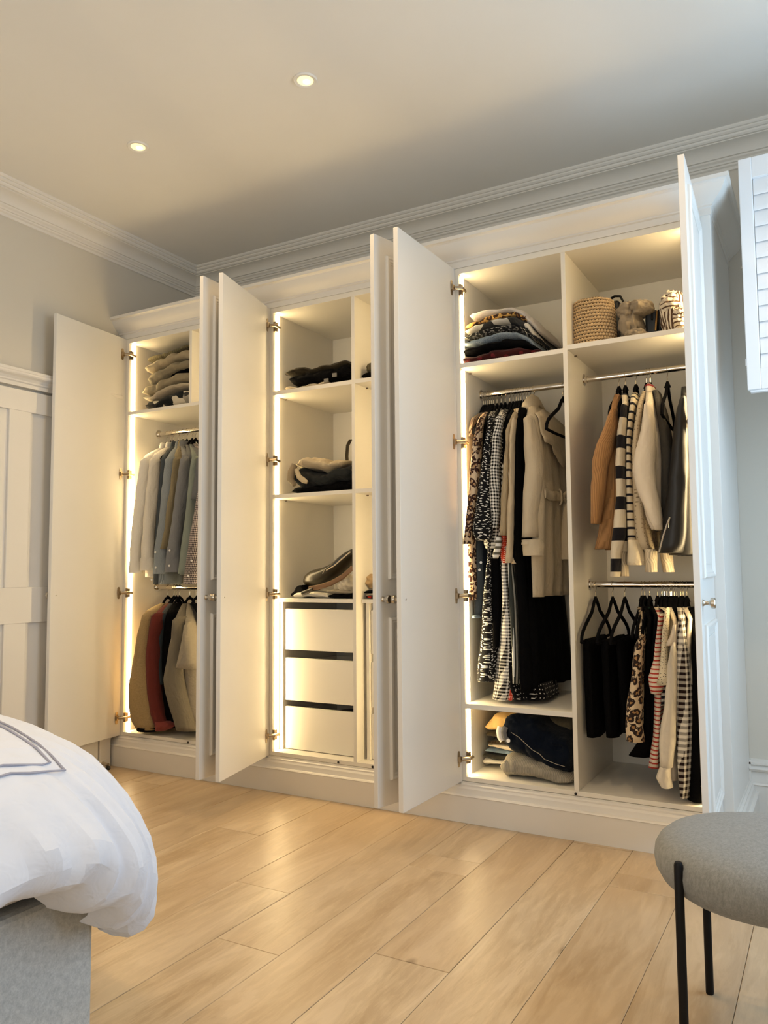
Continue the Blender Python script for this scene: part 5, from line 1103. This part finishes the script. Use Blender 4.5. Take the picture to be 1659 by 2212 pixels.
c_sb = cloth('cream brown stripe', (.68, .60, .47), 'vstripe', .9, c2=(.09, .05, .03), sc=62)
c_sb2 = cloth('cream brown stripe b', (.68, .60, .47), 'hstripe', .9, c2=(.09, .05, .03), sc=62, c3=.68)
_c = (-.4923,.12,2.0169)
blob('bag_body', '', '', c_sb, (_c[0], .14, _c[2]-.006), .058, .08, .088, 22, .22, 1.8, parent=sb_, sq=.75, wr=.14)
_c = (-.5027,.1,2.0703)
blob('bag_flap', '', '', c_sb2, (_c[0], .125, _c[2]-.006), .044, .07, .046, 25, .30, 2.2, parent=sb_, wr=.16)
_c = (-.4684,.06,1.9832)
blob('bag_side_fold', '', '', c_sb2, (_c[0], .085, _c[2]), .026, .045, .052, 29, .3, 2.2, parent=sb_, wr=.2)
# right wardrobe, bottom of the left bay
def bot(name, label, cat, mat, rows, yf, yb, lay, seed, **k): return folded(name, label, cat, mat, rows, yf, yb, lay, seed, **k)
bot('folded_jumper', 'white patterned jumper at the bottom of the back stack, low shelf', 'jumper', cloth('white grey print', (.60, .57, .50), 'paisley', .9, c2=(.42, .40, .36)), [(-1.358,.1927,.2183),(-1.3173,.1933,.2227),(-1.1919,.2035,.2304)], .16, .46, 2, 41, zmin=SB+.001)
bot('folded_jumper', 'dark grey jumper above the white patterned one, low shelf', 'jumper', cloth('dark grey knit', (.03, .028, .022), 'plain'), [(-1.3574,.2192,.2389),(-1.3189,.2175,.239),(-1.1932,.2253,.2484)], .165, .46, 2, 42)
bot('folded_jeans', 'light blue folded jeans in the back stack, low shelf', 'jeans', cloth('light denim', (.13, .20, .29), 'denim', c2=(.24, .32, .42)), [(-1.3483,.2408,.2605),(-1.3098,.2389,.2605),(-1.1946,.2433,.2664)], .17, .46, 2, 43)
bot('folded_blouse', 'cream top between light blue jeans and brown knits', 'top', cloth('cream cotton', (.55, .48, .37), 'plain'), [(-1.3371,.2636,.2793),(-1.2988,.2596,.2831),(-1.1942,.2626,.2896)], .17, .46, 1, 44)
bot('folded_jumper', 'brown jumper above the cream top, low shelf stack', 'jumper', cloth('brown knit', (.045, .030, .014), 'rib', sc=.5), [(-1.3347,.2805,.3041),(-1.2964,.2804,.3078),(-1.1918,.2869,.3139)], .165, .46, 2, 45)
bot('folded_jumper', 'dark olive jumper just under the tan one, low shelf', 'jumper', cloth('dark olive knit', (.035, .026, .014), 'plain'), [(-1.3429,.3082,.3377),(-1.2938,.3089,.3461),(-1.1894,.3111,.3536)], .16, .46, 2, 46)
bot('folded_jumper', 'tan wool jumper, topmost of the back stack on the low shelf', 'jumper', cloth('tan wool', (.52, .34, .13), 'plain', .98), [(-1.3381,.3534,.3711),(-1.3232,.3469,.388),(-1.2894,.3441,.4123),(-1.2432,.3483,.4238),(-1.1204,.3594,.4241)], .14, .46, 1, 47)
bot('folded_sweatshirt', 'olive grey fleece wedged at the back right of the low shelf', 'sweatshirt', cloth('olive grey fleece', (.16, .135, .085), 'fleece', .98), [(-1.1657,.3337,.4005),(-1.1149,.3034,.4008),(-.9829,.2932,.4003)], .24, .50, 1, 48)
bot('folded_jumper', 'light grey ribbed jumper at the front of the low shelf', 'jumper', cloth('grey rib', (.36, .33, .27), 'rib', .98, sc=.95), [(-1.2359,.2146,.2372),(-1.2244,.1861,.261),(-1.1926,.1675,.2719),(-1.1431,.1588,.2697),(-1.0941,.1611,.2639),(-1.0363,.1647,.252),(-.9796,.1645,.2294),(-.9294,.1637,.2137)], .05, .40, 3, 49, zmin=SB+.001, rough=.008)
dj = bot('jeans', 'dark blue jeans slumped on the light grey jumper, low shelf', 'jeans', cloth('indigo denim', (.002, .003, .008), 'denim', c2=(.006, .011, .022)), [(-1.2411,.3419,.3913),(-1.2254,.3132,.4098),(-1.2058,.2775,.4248),(-1.1779,.2617,.4365),(-1.15,.2572,.4406),(-1.1185,.2532,.4245),(-1.0699,.2401,.3952),(-1.0222,.2199,.3774),(-.9754,.1964,.3599),(-.9435,.2002,.3484)], .07, .38, 2, 50, rough=.012)
lbz = [(-1.2283,.055,.3835), (-1.2328,.05,.3652), (-1.2292,.05,.3429), (-1.2181,.052,.3286)]
mk('waist_label', tube(lbz, .013, 8, flat=(.5, 1)), cloth('white label', (.75, .72, .66)), dj)
mk('waistband', tube([(-1.204,.05,.3865), (-1.2106,.045,.3643), (-1.2062,.048,.3417), (-1.195,.055,.3302)], .012, 8, flat=(.5, 1)), cloth('waistband lining', (.14, .14, .14)), dj)
mk('jeans_button', tube([(-1.1915,.046,.3322), (-1.1877,.036,.3345)], .008, 14), metal('button metal', (.8, .72, .6), .3), dj)
mk('seam_stitching', tube([(-1.181,.052,.3658), (-1.1487,.05,.3505), (-1.1196,.05,.3273), (-1.0907,.05,.3044), (-1.0626,.052,.2922), (-1.0426,.054,.272), (-.9978,.056,.2583), (-.961,.058,.2512)], .0013, 5), cloth('gold stitching', (.35, .32, .26)), dj)
